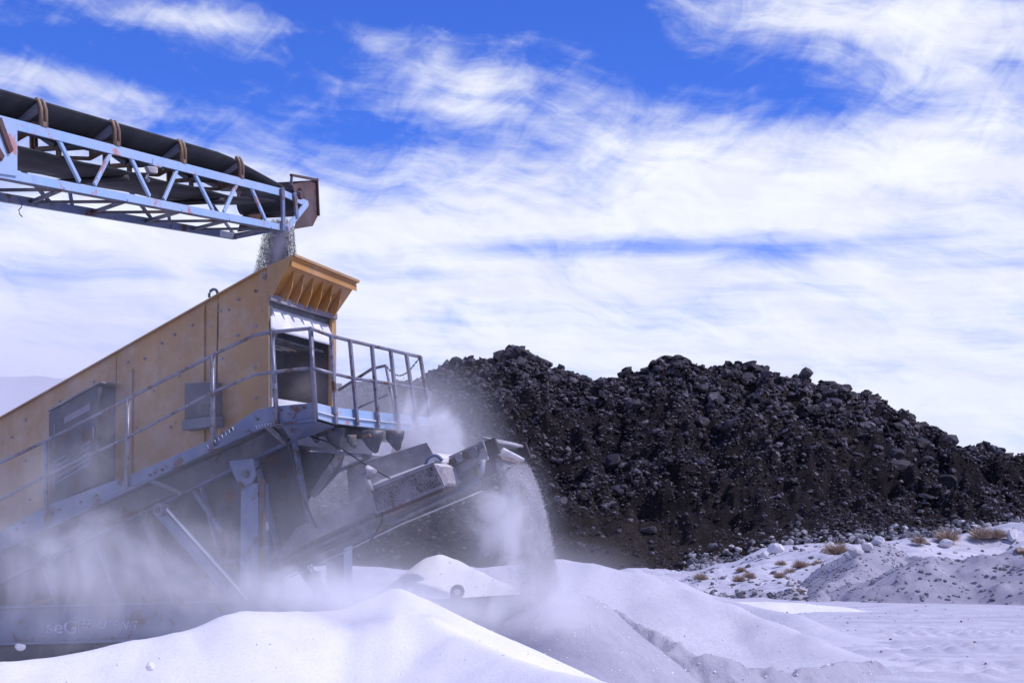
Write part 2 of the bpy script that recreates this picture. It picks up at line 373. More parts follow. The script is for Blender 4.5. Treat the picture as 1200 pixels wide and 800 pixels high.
def ico(sub, seed, flat=0.75, jit=0.22, cuts=7):
    bm = bmesh.new(); bmesh.ops.create_icosphere(bm, subdivisions=sub, radius=1)
    r_ = random.Random(seed)
    pl = [(Vector((r_.gauss(0, 1), r_.gauss(0, 1), r_.gauss(0, 1))).normalized(), r_.uniform(0.42, 0.8)) for _ in range(cuts)]
    sc = Vector((r_.uniform(0.8, 1.3), r_.uniform(0.7, 1.1), r_.uniform(0.5, 0.9) * flat / 0.75))
    for v in bm.verts:
        c = v.co.copy()
        for n, d in pl:
            k = c.dot(n)
            if k > d: c -= n * (k - d)
        c += Vector((r_.uniform(-1, 1), r_.uniform(-1, 1), r_.uniform(-1, 1))) * jit * (0.5 if sub > 1 else 1) * 0.5
        v.co = Vector((c.x * sc.x, c.y * sc.y, c.z * sc.z))
    return bm
def rockmesh(name, sub, seed, m, **k):
    bm = ico(sub, seed, **k); me = bpy.data.meshes.new(name); bm.to_mesh(me); bm.free(); me.materials.append(m); return me
def joined_rocks(name, P, SZ, mt, parent, nvar=10, sub=1):
    """many small stones as one mesh"""
    protos = []
    for k in range(nvar):
        bm = ico(sub, 900 + k, jit=0.5, cuts=3); bm.verts.ensure_lookup_table()
        protos.append((np.array([v.co[:] for v in bm.verts]), np.array([[v.index for v in f.verts] for f in bm.faces]))); bm.free()
    n = len(P); V = []; Fs = []; A = []; base = 0
    for k, (pv, pf) in enumerate(protos):
        idx = np.arange(k, n, nvar); m_ = len(idx)
        a = rng.random(m_) * 6.283; tl = rng.normal(0, 0.5, m_)
        ca, sa, ct, st = np.cos(a), np.sin(a), np.cos(tl), np.sin(tl)
        x, y, z = pv[:, 0][None], pv[:, 1][None], pv[:, 2][None]
        y2 = y * ct[:, None] - z * st[:, None]; z2 = y * st[:, None] + z * ct[:, None]
        x3 = x * ca[:, None] - y2 * sa[:, None]; y3 = x * sa[:, None] + y2 * ca[:, None]
        s = SZ[idx][:, None]
        v = np.stack([x3 * s + P[idx, 0:1], y3 * s + P[idx, 1:2], z2 * s + P[idx, 2:3]], -1)
        V.append(v.reshape(-1, 3)); nv = pv.shape[0]
        Fs.append((pf[None] + (np.arange(m_) * nv)[:, None, None] + base).reshape(-1, 3)); base += m_ * nv
        A.append(np.repeat(rng.random(m_) ** 3.4, nv))
    o = np_mesh(name, np.concatenate(V), np.concatenate(Fs), mt, parent, smooth=False, attr=np.concatenate(A))
    tag(o, kind='stuff'); return o

# small and middling stones: one part, it is what nobody could count
n = 60000
px = rng.uniform(300, 1260, n); t = rng.random(n) ** 0.9 * 1.01
X, Y, Z = hill_pos(px, t)
sz = 0.09 + 0.15 * rng.random(n) ** 2 + (rng.random(n) < 0.06) * rng.uniform(0.1, 0.38, n) + np.clip(fbm(X * 0.05, Y * 0.09, 3), -.3, 0.5) * 0.26 + .05 * t
sz *= np.where(t > 0.6, 1.2, 1.0); sz = np.clip(sz * (.72 + .45 * t), 0.06, 0.9)
P = np.stack([X, Y, Z + sz * 0.25], -1)
joined_rocks('rubble', P, sz, M['rubble'], hill, sub=1)

# the 300 largest boulders, each a part of the hill
bmeshes = [rockmesh('boulder', 2, 40 + k, M['rock'], jit=0.16, cuts=9) for k in range(12)]
lightm = [rockmesh('boulder', 2, 240 + k, M['rock_light'], jit=0.16, cuts=9) for k in range(4)]
palem = [rockmesh('boulder', 2, 140 + k, M['palerock'], jit=0.12, cuts=9) for k in range(6)]
def put_rock(name, me, p, s, parent=None, rz=None, sq=(1, 1, 1)):
    o = link(name, me, parent); o.location = p; o.scale = (s * sq[0], s * sq[1], s * sq[2])
    o.rotation_euler = (random.uniform(-.4, .4), random.uniform(-.4, .4), random.uniform(0, 6.28) if rz is None else rz); return o
spots = []
fixed = [(534, 413, 1.3), (541, 418, 0.9), (517, 428, 1.0), (567, 419, 1.1), (588, 412, 1.6), (603, 408, 1.9), (618, 411, 1.8), (633, 417, 1.5), (612, 425, 2.0), (596, 424, 1.6), (628, 428, 1.5), (578, 428, 1.4), (552, 430, 1.2),
         (805, 413, 1.2), (799, 418, 1.3), (788, 421, 1.4), (776, 424, 1.3), (765, 428, 1.3), (866, 426, 1.2), (880, 428, 1.3), (897, 430, 1.3), (935, 441, 1.1), (947, 442, 1.0), (975, 451, 1.5), (990, 456, 1.8), (984, 466, 1.6),
         (1028, 466, 1.1), (1038, 475, 1.1), (1063, 484, 1.3), (1060, 494, 1.6), (1172, 526, 1.1), (1100, 500, 1.0), (470, 441, 1.0), (425, 447, 0.8), (685, 436, .8), (710, 434, .8), (740, 431, .9)]
for x_, y_, s in fixed: spots.append((x_, 0.985, s * 0.78))
clusters = [(612, 0.90, 40, 0.07), (800, 0.88, 60, 0.09), (890, 0.90, 60, 0.08), (985, 0.86, 45, 0.10), (1025, 0.70, 40, 0.12), (560, 0.82, 40, 0.1), (960, 0.62, 50, 0.12), (1070, 0.78, 40, 0.12), (760, 0.45, 90, 0.2), (1060, 0.35, 40, 0.1), (770, 0.75, 90, .12)]
while len(spots) < 285:
    c = random.choice(clusters)
    x_ = random.gauss(c[0], c[2]); t_ = min(0.985, random.gauss(c[1], c[3]))
    if 480 < x_ < 1230 and t_ > 0.05: spots.append((x_, t_, 0.42 + 1.15 * random.random() ** 2.6))
while len(spots) < 300: spots.append((random.uniform(650, 1200), random.uniform(0.08, 0.6), random.uniform(0.5, 0.9)))
for x_, t_, s in spots:
    X, Y, Z = hill_pos(np.array([x_]), np.array([t_]))
    put_rock('boulder', random.choice(lightm if random.random() < .10 and s < 1.2 else bmeshes), (X[0], Y[0], Z[0] + s * 0.15), s, hill, sq=(random.uniform(.8, 1.3), 1, random.uniform(.8, 1.3)))

# far hill behind the dust on the left
fx = np.linspace(-1, 1, 60); fy = np.linspace(-1, 1, 30); A, B = np.meshgrid(fx, fy)
hz = 84 * np.exp(-(A * 1.9) ** 2) * np.exp(-(B * 1.7) ** 2) + fbm(A * 6, B * 6, 5) * 9 - 4
far = np_mesh('distant_hill', np.stack([-205 + A * 270, 700 + B * 240, hz], -1).reshape(-1, 3), gridfaces(30, 60), M['farhill']); tag(far, kind='structure')

# ------------------------------------------------------------------ ground
gx = np.concatenate([np.linspace(-2500, -120, 26), np.linspace(-100, -9, 40), np.linspace(-8, 0, 30), np.arange(0.12, 15, 0.085), np.linspace(15.3, 60, 70), np.linspace(62, 160, 40), np.linspace(180, 2500, 26)])
gy = np.concatenate([np.linspace(-2500, -60, 20), np.linspace(-50, 17, 26), np.arange(17.6, 40, 0.09), np.arange(40.2, 70, 0.25), np.arange(70.6, 153, 0.9), np.linspace(156, 420, 20), np.linspace(460, 4200, 18)])
GX, GY = np.meshgrid(gx, gy)
def ground_z(x, y):
    pxx = 600 + F * x / np.maximum(y, 1.0)
    ramp = sstep(62, 150, y) * (zf_f(np.clip(pxx, -500, 2000)) - 0.2) * np.where(y > 0, 1, 0)
    back = np.where(y > 170, -sstep(170, 260, y) * 6 - 0.5, 0.0)
    z = ramp + back
    z = z + fbm(x * 0.22, y * 0.22, 4) * 0.10 * sstep(4, 18, y) + fbm(x * 2.1, y * 2.1, 3) * 0.02
    z = z + sstep(58, 75, y) * (1 - sstep(140, 150, y)) * (fbm(x * 0.16, y * 0.10, 5, 0.6) * 1.1 + 0.1)
    # wheel ruts on the haul road, running across the view and drifting back to the right
    for y0, sl, wd, dp in ((22.3, 0.10, .16, .12), (23.2, 0.11, .16, .12), (24.6, 0.13, .17, .13), (26.4, 0.05, .15, .10), (28.6, .09, .2, .10), (31.5, 0.02, .2, .09), (34.2, 0.05, .22, .09), (38.0, 0.0, .25, .08), (44.5, -.1, .3, .06), (47, -.1, .3, .06)):
        d = y - (y0 + sl * x + 0.25 * np.sin(x * 0.45 + y0))
        cut = -dp * np.exp(-(d / wd) ** 2) + dp * 0.8 * np.exp(-((np.abs(d) - wd * 1.9) / (wd * 0.6)) ** 2)
        tread = 1 + 0.55 * np.sin(x * 15 + d * 6) * (vn(x * .7, y0 * 3 + 0 * d) > -.1)
        z = z + cut * tread * sstep(-1, 3, x) * (0.4 + 0.9 * np.clip(vn(x * 0.5, y0 + d * 0), -.3, .5) + .3)
    lump = np.clip(vn(x * 1.4, y * 1.9) - 0.18, 0, 1) * sstep(21, 24, y) * (1 - sstep(27, 31, y)) * sstep(3, 6, x)
    return z + lump * 0.3 + fbm(x * 1.3, y * 3.0, 4, .6) * .03 * sstep(20, 22, y) * (1 - sstep(45, 60, y))
GZ = ground_z(GX, GY)
# the sheet dips under the hill
gr = np_mesh('ground', np.stack([GX, GY, GZ], -1).reshape(-1, 3), gridfaces(len(gy), len(gx)), M['ground']); tag(gr, kind='structure')

def ridge_height(X, Y, ridge, slope, rnd, floor=None):
    H = np.full(X.shape, -9.0)
    for (a, b) in zip(ridge[:-1], ridge[1:]):
        ax, ay, az_ = a; bx, by, bz = b; L2 = (bx - ax) ** 2 + (by - ay) ** 2 + 1e-9
        t = np.clip(((X - ax) * (bx - ax) + (Y - ay) * (by - ay)) / L2, 0, 1)
        d = np.hypot(X - ax - t * (bx - ax), Y - ay - t * (by - ay))
        h = az_ + t * (bz - az_) - slope * (np.sqrt(d * d + rnd * rnd) - rnd)
        k = 0.012; H = np.logaddexp(H / k, h / k) * k if True else np.maximum(H, h)
    return H
def pile(name, label, ridge, slope=0.62, rnd=0.3, res=0.08, m='sand', lump=0.03, low=-0.35, extra=None, cat='sand pile', group=None, kind=None, shift=0.0, toe=0.0):
    ridge = [tuple(at(*p)) for p in ridge]
    zmax = max(r_[2] for r_ in ridge); mg = (zmax - low + toe * 2.5) / slope + rnd + 0.5
    x0, x1 = min(r_[0] for r_ in ridge) - mg, max(r_[0] for r_ in ridge) + mg; y0, y1 = min(r_[1] for r_ in ridge) - mg, max(r_[1] for r_ in ridge) + mg
    xs = np.arange(x0, x1, res); ys = np.arange(y0, y1, res); Xg, Yg = np.meshgrid(xs, ys)
    wx = Xg + fbm(Xg * 0.5, Yg * 0.5, 3) * lump * 6; wy = Yg + fbm(Xg * 0.5 + 40, Yg * 0.5, 3) * lump * 6
    H = ridge_height(wx, wy, ridge, slope, rnd) - shift
    H = H + fbm(Xg * 1.1, Yg * 1.1, 5, 0.55) * lump
    if extra: H = H + extra(Xg, Yg)
    if toe: H = np.where(H < toe, toe * np.exp((H - toe) / toe) - .07, H - .07); low = -.045
    keep = H > low
    fc = gridfaces(len(ys), len(xs)); kf = keep.ravel()[fc].any(1); fc = fc[kf]
    used = np.unique(fc); remap = np.full(H.size, -1); remap[used] = np.arange(len(used))
    V = np.stack([Xg.ravel(), Yg.ravel(), np.maximum(H, low - 0.3).ravel()], -1)[used]
    o = np_mesh(name, V, remap[fc], M[m]); tag(o, label, cat, group, kind); return o

pile('sand_pile', 'broad bright white sand pile filling the lower left foreground in front of the machine',
     [(-160, 795, 14.6), (0, 775, 15), (75, 766, 15.3), (150, 752, 15.6), (205, 741, 15.8), (265, 721, 16.2), (285, 717, 16.4), (350, 716, 16.7), (415, 712, 17), (448, 702, 17.2), (466, 689, 17.2), (480, 700, 17.0), (502, 718, 16.7), (550, 745, 16.0), (600, 769, 15.3), (650, 788, 14.6), (720, 808, 13.8), (900, 856, 12.6)],
     0.46, 0.10, 0.06, 'sand', 0.035)
pile('sand_pile', 'fresh grey sand cone rising right below the pouring sand stream',
     [(646, 697, 19.8), (662, 689, 20.0), (686, 697, 20.2)], 0.72, 0.16, 0.05, 'sand_grey', 0.05)
pile('sand_pile', 'smooth white sand hummock heaped on the half buried steel beam',
     [(440, 706, 20.85), (470, 686, 21.00), (492, 664, 21.15), (505, 653, 21.20), (518, 650, 21.20), (533, 655, 21.15), (552, 667, 21.00), (580, 681, 20.80), (605, 690, 20.60), (622, 698, 20.45)], 0.85, 0.10, 0.05, 'sand', 0.03,
     extra=lambda x, y: np.where(y < 20.2, -0.16, 0))
pile('sand_pile', 'long smooth white sand pile sloping right behind the pouring sand stream',
     [(480, 672, 27.5), (550, 661, 27.5), (600, 656, 27.5), (650, 650, 27.5), (690, 655, 27.3), (750, 668, 27), (800, 684, 26.8), (850, 702, 26.6), (900, 720, 26), (940, 736, 25.6)], 0.55, 0.25, 0.10, 'sand_road', 0.04, toe=.45)
pile('sand_pile', 'second white sand pile showing its crest just behind the long smooth one',
     [(640, 680, 35), (700, 672, 35), (727, 667, 35), (745, 664, 35), (780, 672, 35), (820, 689, 35), (870, 703, 34), (930, 716, 33)], 0.5, 0.2, 0.12, 'sand_road', 0.03, toe=.4)
pile('sand_pile', 'low bright sand mound between the long white pile and the grey bank',
     [(840, 702, 50), (865, 702.5, 50), (900, 702, 50), (935, 703, 50), (985, 709, 50), (1020, 714, 50)], 0.30, 0.4, 0.15, 'sand', 0.03, toe=.15)
def crust(x, y): return -np.clip(fbm(x * 3.2, y * 3.2, 4, 0.6), 0, 1) * 0.22
pile('sand_windrow', 'narrow crusted ridge of sand curving along the haul road edge',
     [(690, 701, 22), (704, 706, 21.6), (730, 717, 21.2), (760, 730, 20.8), (800, 744, 20.4), (835, 758, 20.2), (867, 769, 20.2), (900, 780, 20.4), (967, 779, 21.3), (1033, 773, 22.8)], 1.0, 0.04, 0.045, 'sand_grey', 0.06, extra=crust, cat='sand ridge')
pile('sand_bank', 'high grey sand bank with stones at the right edge behind the road',
     [(1046, 676, 60.5), (1060, 664, 61), (1078, 655, 61.5), (1093, 652, 62), (1130, 657, 62), (1153, 662, 62), (1168, 649, 61.5), (1200, 643, 61.5), (1280, 638, 61.5), (1380, 650, 61.5)], 0.40, 0.18, 0.12, 'sand_bank', 0.16, cat='sand bank')
pile('sand_bank', 'tall grey sand spur with a sharp left slope, just left of the high grey bank',
     [(944, 708, 59), (960, 697, 60.5), (975, 685, 62.5), (1003, 659, 67), (1018, 642, 70), (1030, 631, 73), (1044, 640, 74), (1062, 652, 72), (1100, 654, 68)], 0.62, 0.12, 0.14, 'sand_bank', 0.10, cat='sand bank')
pile('sand_bank', 'pale sloping sand ground rising behind the grey bank and spur',
     [(1046, 637, 86), (1080, 630, 90), (1130, 628, 92), (1200, 622, 92), (1300, 618, 92)], 0.30, 0.6, 0.25, 'ground', 0.16, cat='sand bank')
pile('sand_mound', 'small grey stony mound at the left foot of the high grey bank', [(915, 693, 62), (930, 691, 62), (940, 695, 62)], 0.6, 0.15, 0.1, 'sand_bank', 0.12, cat='sand mound')
pile('sand_mound', 'small pale mound beside the shrubs left of the grey stony mound', [(872, 692, 63), (886, 689, 63), (896, 692, 63)], 0.6, 0.2, 0.1, 'sand_bank', 0.12, cat='sand mound')

# ------------------------------------------------------------------ screening machine: local frame
U = Vector((0.514, 0.857, 0)).normalized(); V = Vector((-0.857, 0.514, 0)).normalized()   # U: across (away), V: along (left, away)
C0 = at(367, 497, 20.0)
def N(px, py, b): return onplane(px, py, C0 + U * b, U)          # plane parallel to the long side, b metres in
def E(px, py, a): return onplane(px, py, C0 + V * a, V)          # plane parallel to the end, a metres in
def Npoly(pts, b): return [N(x, y, b) for x, y in pts]
def Epoly(pts, a): return [E(x, y, a) for x, y in pts]
machine = empty('screening_machine', tuple((C0 + V * 2 + U * 1.2).xy) + (0,))
tag(machine, 'dusty yellow and slate blue inclined screening machine with railed walkway', 'machine')
BW = 0.7
box_a = (N(315, 400, BW) - C0).dot(V); hood_a = (N(344, 300, BW) - C0).dot(V)
box_b = (E(393, 380, box_a) - C0).dot(U)
def depth_b(p): return (Vector(p) - C0).dot(U)

# --- yellow screen box
sb = MB().prism(Npoly([(-130, 563.5), (0, 490), (239, 354.9), (239, 610), (-130, 800)], BW), U * 0.02)
sb = sb.build('box_side_panel', M['yellow'], machine, bevel=.004)
MB().prism(Npoly([(256, 345.2), (312, 313.6), (318, 317), (315, 345), (315, 500), (256, 560)], BW), U * 0.02).build('box_side_panel', M['yellow'], machine, bevel=.004)
st = MB().prism(Npoly([(239, 355.5), (256, 345.8), (256, 560), (239, 610)], BW + 0.03), U * 0.02).build('recessed_strip', M['yellow'], machine)
MB().prism([p + U * (box_b - BW) for p in Npoly([(-130, 563.5), (0, 490), (313, 313), (315, 500), (-130, 800)], BW)], U * 0.02).build('box_far_panel', M['yellow'], machine)
# top edge flange
MB().bar(N(-130, 563.5, BW - .02), N(313, 313, BW - .02), 0.07, 0.02).build('top_flange', M['yellow'], machine, bevel=.003)
for x_ in (136,):
    yt = 490 - x_ * .5655
    MB().bar(N(x_, yt + 3, BW - .003), N(x_, yt + 175, BW - .003), .014, .006, up=tuple(V)).build('panel_seam', M['yellow'], machine)
# bolts: small, joined
bo = MB()
for x_, y_ in [(311, 322), (310, 326), (300, 341), (280, 351), (258, 364), (300, 382), (279, 393), (268, 363), (205, 392), (170, 420), (130, 450), (260, 420), (258, 470), (300, 466), (299, 430), (225, 381), (190, 402), (150, 424), (110, 447), (70, 470), (30, 492), (210, 440), (180, 458), (160, 500), (30, 540), (35, 585), (14, 512), (200, 500), (225, 430)]:
    p = N(x_, y_, BW); bo.tube([p + U * 0.01, p - U * 0.018], 0.022, 6)
bo = bo.build('bolts', M['dusty'], machine); tag(bo, kind='stuff')
# lifting ring
ring = MB(); c = N(250, 347, BW + .01); pts = [c + V * (0.075 * math.cos(a)) + Vector((0, 0, 0.075 * math.sin(a) + .02)) for a in np.linspace(-0.4, math.pi + .4, 12)]
ring.tube(pts, 0.02, 6).build('lifting_ring', M['grey'], machine, smooth=True)

# --- hood
hood = MB()
A0, A1 = N(316, 344, BW), N(344, 299, BW)      # lower and upper near corners
B0, B1 = E(394, 368, box_a), E(420, 330, hood_a)
inn = (B0 - A0).cross(A1 - A0).normalized()
if inn.z < 0: inn = -inn
hood.prism([A0, A1, B1, B0], inn * 0.02)
hoodo = hood.build('hood', M['yellow_clean'], machine, bevel=.004)
MB().prism([N(313, 312, BW - .012), N(318, 350, BW - .012), N(344, 299, BW - .012)], -U * 0.014).build('side_gusset', M['yellow'], hoodo)
# front flange strip and lip
f0, f1 = A1 + (A0 - A1) * 0.10, B1 + (B0 - B1) * 0.10
MB().prism([f0 - inn * .004, f1 - inn * .004, f1 + (B0 - B1) * 0.11 - inn * .06, f0 + (A0 - A1) * 0.11 - inn * .06], -inn * 0.012).build('front_flange', M['yellow_clean'], hoodo, bevel=.002)
MB().bar(A1, B1, 0.05, 0.04).build('front_lip', M['yellow'], hoodo, bevel=.004)
# triangular ribs under the hood
for k in range(6):
    s = 0.12 + 0.145 * k
    q0 = A0.lerp(B0, s); q1 = A1.lerp(B1, s); tip = q0.lerp(q1, 0.68)
    base = q0 + (q1 - q0) * 0.02; low_ = q0 - inn * 0.17 + (q1 - q0) * 0.05
    wv = (B0 - A0).normalized() * 0.018
    MB().prism([base, low_, q0.lerp(q1, .35) - inn * 0.12, tip], wv).build('rib', M['yellow_clean'], hoodo, bevel=.002)
# beam below the hood, grey bar
MB().bar(E(316, 348, box_a - .02), E(394, 371, box_a - .02), 0.05, 0.085).build('end_beam', M['dusty'], machine, bevel=.004)
MB().bar(E(317, 355, box_a + .06), E(393, 378, box_a + .06), 0.03, 0.09).build('end_crossbar', M['dark'], machine, bevel=.003)
# end posts of the box
MB().bar(E(317, 350, box_a + .02), E(317, 478, box_a + .02), 0.03, 0.05, up=tuple(U)).build('end_post', M['dark'], machine)
MB().prism([E(389, 366, box_a), E(394, 368, box_a), E(394, 500, box_a), E(389, 500, box_a)], V * 0.06).build('end_post', M['yellow'], machine)
# hanging dusty curtain, bulging outward
cb = MB(); rows = []
for j in range(9):
    f = j / 8; row = []
    for i in range(15):
        g = i / 14
        top = (317 + 72 * g, 357 + 22 * g); bot = (318 + 72 * g, 386 + 19 * g)
        xx = top[0] + (bot[0] - top[0]) * f; yy = top[1] + (bot[1] - top[1]) * f
        row.append(E(xx, yy, box_a + 0.10 - 0.16 * math.sin(f * 1.45) + 0.012 * math.sin(g * 38)))
    rows.append(row)
cb.sheet(rows, V * 0.012).build('rubber_curtain', M['curtain'], machine, smooth=True)
MB().prism([p + U * (box_b - BW - .02) for p in Npoly([(-60, 530), (0, 494), (312, 318), (313, 498), (-60, 760)], BW)], -U * 0.01).build('inner_shade_sheet', M['hopper'], machine)  # added dark sheet, its colour standing in for shade inside the box
# inside: dark screen decks, and a rear wall coloured dark for the interior shade
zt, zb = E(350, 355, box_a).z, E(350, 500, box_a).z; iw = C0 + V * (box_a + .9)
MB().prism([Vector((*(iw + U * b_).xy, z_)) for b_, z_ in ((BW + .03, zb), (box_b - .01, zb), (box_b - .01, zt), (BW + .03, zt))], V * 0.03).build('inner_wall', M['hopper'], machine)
dk = MB()
for k in range(7):
    f = k / 6
    dk.bar(E(318, 395 + 12 * f, box_a + .15 + .1 * k), E(392, 416 + 12 * f, box_a + .15 + .1 * k), 0.03, 0.03)
dk.build('screen_wires', M['dark'], machine)
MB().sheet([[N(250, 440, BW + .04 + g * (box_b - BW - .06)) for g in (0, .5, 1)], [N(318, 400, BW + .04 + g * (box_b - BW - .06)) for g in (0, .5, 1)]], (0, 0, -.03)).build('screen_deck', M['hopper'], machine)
MB().prism([E(319, 466, box_a - .05), E(372, 474, box_a - .05), E(394, 478, box_a - .05), E(394, 484, box_a - .05), E(319, 476, box_a - .05)], V * 0.5).build('deck_lip', M['curtain'], machine)

# --- cabinets on the box side
def cabinet(front, db, mt, extra=None):
    pts = [N(x, y, BW - db) for x, y in front]
    return MB().prism(pts, U * (db - .002)).build('cabinet', M[mt], machine, bevel=.006)
cab = cabinet([(57, 484), (115, 451), (115, 566), (57, 592)], 0.34, 'hopper')
q = N(88, 522, BW - .34); pts = []
MB().tube([q + U * 0.01, q - U * 0.02], 0.2, 20).build('round_cover', M['hopper'], cab, bevel=.004)
MB().tube([N(64, 497, BW - .345), N(64, 575, BW - .345)], 0.012, 6).build('hinge', M['grey'], cab)
MB().prism([N(76, 489, BW - .345), N(106, 472, BW - .345), N(106, 480, BW - .345), N(76, 497, BW - .345)], -U * .012).build('vent_panel', M['grey'], cab)
for k in range(5):
    MB().bar(N(66, 540 + k * 6.5, BW - .345), N(106, 517 + k * 6.5, BW - .345), .02, .03).build('louvre', M['slate'], cab)
MB().bar(N(110, 500, BW - .35), N(110, 516, BW - .35), .03, .03, up=tuple(U)).build('handle', M['rail'], cab)
MB().prism([N(55, 482, BW - .37), N(117, 448, BW - .37), N(137, 451, BW), N(76, 484, BW)], (0, 0, .02)).build('cabinet_lid', M['dusty'], cab)
cab2 = cabinet([(216, 449), (249, 447), (249, 487), (216, 492)], 0.2, 'dark')
MB().prism(Npoly([(213, 492), (250, 487), (250, 499), (213, 504)], BW - .24), U * .2).build('shelf_bracket', M['grey'], machine)
MB().tube([N(154, 432, BW - .03), N(153, 560, BW - .03)], 0.018, 6).build('drain_pipe', M['yellow'], machine)

# --- walkway: side channel, deck
MB().prism(Npoly([(-130, 680), (0, 622), (54, 592), (150, 557), (249, 514), (300, 480), (319, 476), (369, 471.5), (369, 491), (331, 496), (309, 499), (249, 526), (150, 572), (57, 617), (0, 643), (-130, 702)], 0), U * 0.05).build('walkway_channel', M['slate'], machine, bevel=.005)
ch = MB(); 
for seg in (((-130, 705), (57, 619)), ((57, 619), (249, 527)), ((249, 527), (309, 500)), ((309, 500), (369, 492))):
    ch.bar(N(*seg[0], -.025), N(*seg[1], -.025), 0.06, 0.018)
ch.build('channel_flange', M['slate'], machine)
nb = MB()
for x_, y_ in [(20, 620), (28, 612), (62, 601), (70, 597), (95, 588), (113, 580), (176, 556), (182, 553), (190, 550), (270, 503), (262, 507), (302, 491), (322, 484), (330, 480), (357, 477)]:
    p = N(x_, y_, 0); nb.tube([p, p - U * 0.02], 0.02, 6)
nb = nb.build('channel_bolts', M['rust'], machine); tag(nb, kind='stuff')
dkp = [N(-130, 690, 0.05), N(57, 604, 0.05), N(249, 518, .05), N(309, 488, .05), N(366, 480, .05)]
MB().sheet([dkp, [p + U * (BW - .06) for p in dkp]], (0, 0, -.02)).build('walkway_deck', M['dark'], machine)
endd = [N(315, 487, .05), N(366, 481, .05)]
MB().sheet([endd, [p + U * 2.45 + Vector((0, 0, -0.16)) for p in endd]], (0, 0, -.02)).build('end_deck', M['dark'], machine)

# --- railings
def Et(px, py): return E(px, py, 0.0)
hr = empty('side_handrail', tuple(N(249, 518, 0))); hr.parent = machine; hr.matrix_parent_inverse = Matrix.Translation(-machine.location)
def hpart(mb, name, mt='rail'):
    o = mb.build(name, M[mt], None, smooth=True); o.parent = hr; o.matrix_parent_inverse = Matrix.Translation(-hr.location - machine.location) @ Matrix.Translation(machine.location); return o
hpart(MB().tube([N(x, y, -.03) for x, y in [(-130, 606), (0, 542), (54, 516.5), (150, 467), (249, 416), (298, 392.5), (318, 389), (364, 384.6)]], 0.024, 8), 'top_rail', 'rail')
hpart(MB().tube([N(x, y, -.03) for x, y in [(-130, 648), (0, 585.5), (54, 557), (148, 513), (249, 459.5), (298, 439), (318, 436), (364, 431)]], 0.021, 8), 'mid_rail', 'rail')
for (a, b) in (((54, 516.5), (54, 615)), ((150, 467), (148.5, 570)), ((249, 416), (249.5, 522)), ((318.5, 389), (324.5, 496)), ((364, 384.6), (370, 491))):
    hpart(MB().bar(N(*a, -.035), N(*b, -.035), 0.045, 0.045, up=tuple(U)), 'post')
hr2 = empty('end_handrail', tuple(Et(440, 500))); hr2.parent = machine; hr2.matrix_parent_inverse = Matrix.Translation(-machine.location)
def hpart2(mb, name, mt='rail', **k):
    o = mb.build(name, M[mt], None, **k); o.parent = hr2; o.matrix_parent_inverse = Matrix.Translation(-hr2.location); return o
tops = [(364, 384.6), (388, 393.5), (410, 399), (435.7, 405), (457.7, 410), (476, 414.5), (492.5, 418)]
mids = [(366, 431), (392, 438), (413.7, 443), (439, 446.5), (461, 450), (483, 453.5), (500.7, 456.5)]
bots = [(370, 491), (394, 497), (419, 498.5), (444, 501), (467.7, 503), (489.7, 504.5), (507, 506)]
hpart2(MB().tube([E(x, y, -.03) for x, y in tops], 0.024, 8), 'top_rail', smooth=True)
hpart2(MB().tube([E(x, y, -.03) for x, y in mids], 0.021, 8), 'mid_rail', smooth=True)
for a, b in list(zip(tops, bots))[1:]:
    hpart2(MB().bar(E(*a, -.035), E(*b, -.035), 0.04, 0.04, up=tuple(V)), 'post')
# toe boards between the posts
tt_ = [(370.6, 471.7), (392, 477), (417, 480), (443, 482.8), (466, 485), (487, 487), (504, 489)]
tb_ = [(371, 490), (392, 496), (417, 499), (443, 501.7), (466, 503.5), (487, 505), (506, 506.6)]
for k in range(6):
    MB().prism([E(*tt_[k], 0), E(tt_[k + 1][0] - .6, tt_[k + 1][1], 0), E(tb_[k + 1][0] - .6, tb_[k + 1][1], 0), E(*tb_[k], 0)], V * 0.02).build('toe_board', M['blue'], machine, bevel=.003)
ml = MB()
for k in range(6):
    a = ((tt_[k][0] + tb_[k][0]) / 2, (tt_[k][1] + tb_[k][1]) / 2 + 1); b = ((tt_[k + 1][0] + tb_[k + 1][0]) / 2, (tt_[k + 1][1] + tb_[k + 1][1]) / 2 + 1)
    ml.bar(E(*a, -.014), E(*b, -.014), 0.03, 0.012)
ml.build('toe_board_lit_ledge', M['curtain'], machine)  # lip of the boards, pale colour stands for its highlight line
# far stair rail and chain
fr = MB().tube([N(x, y, 2.5) for x, y in [(397, 457), (436, 432), (452, 428)]], 0.022, 6); fr.tube([N(452, 428, 2.5), N(467, 503, 2.5)], 0.022, 6)
fr.tube([N(397, 488, 2.5), N(455, 462, 2.5)], 0.015, 6); fr.build('far_stair_rail', M['rail'], machine, smooth=True)
chn = MB(); p0, p1 = N(452, 428, 2.45), E(492, 419, 0)
for k in range(26):
    a, b = k / 26, (k + .75) / 26
    f = lambda q: p0.lerp(p1, q) - Vector((0, 0, 0.22 * math.sin(math.pi * q) * (1 - .3 * q)))
    chn.bar(f(a), f(b), 0.014, 0.022 if k % 2 else .010)
chn.build('chain', M['dark'], machine)

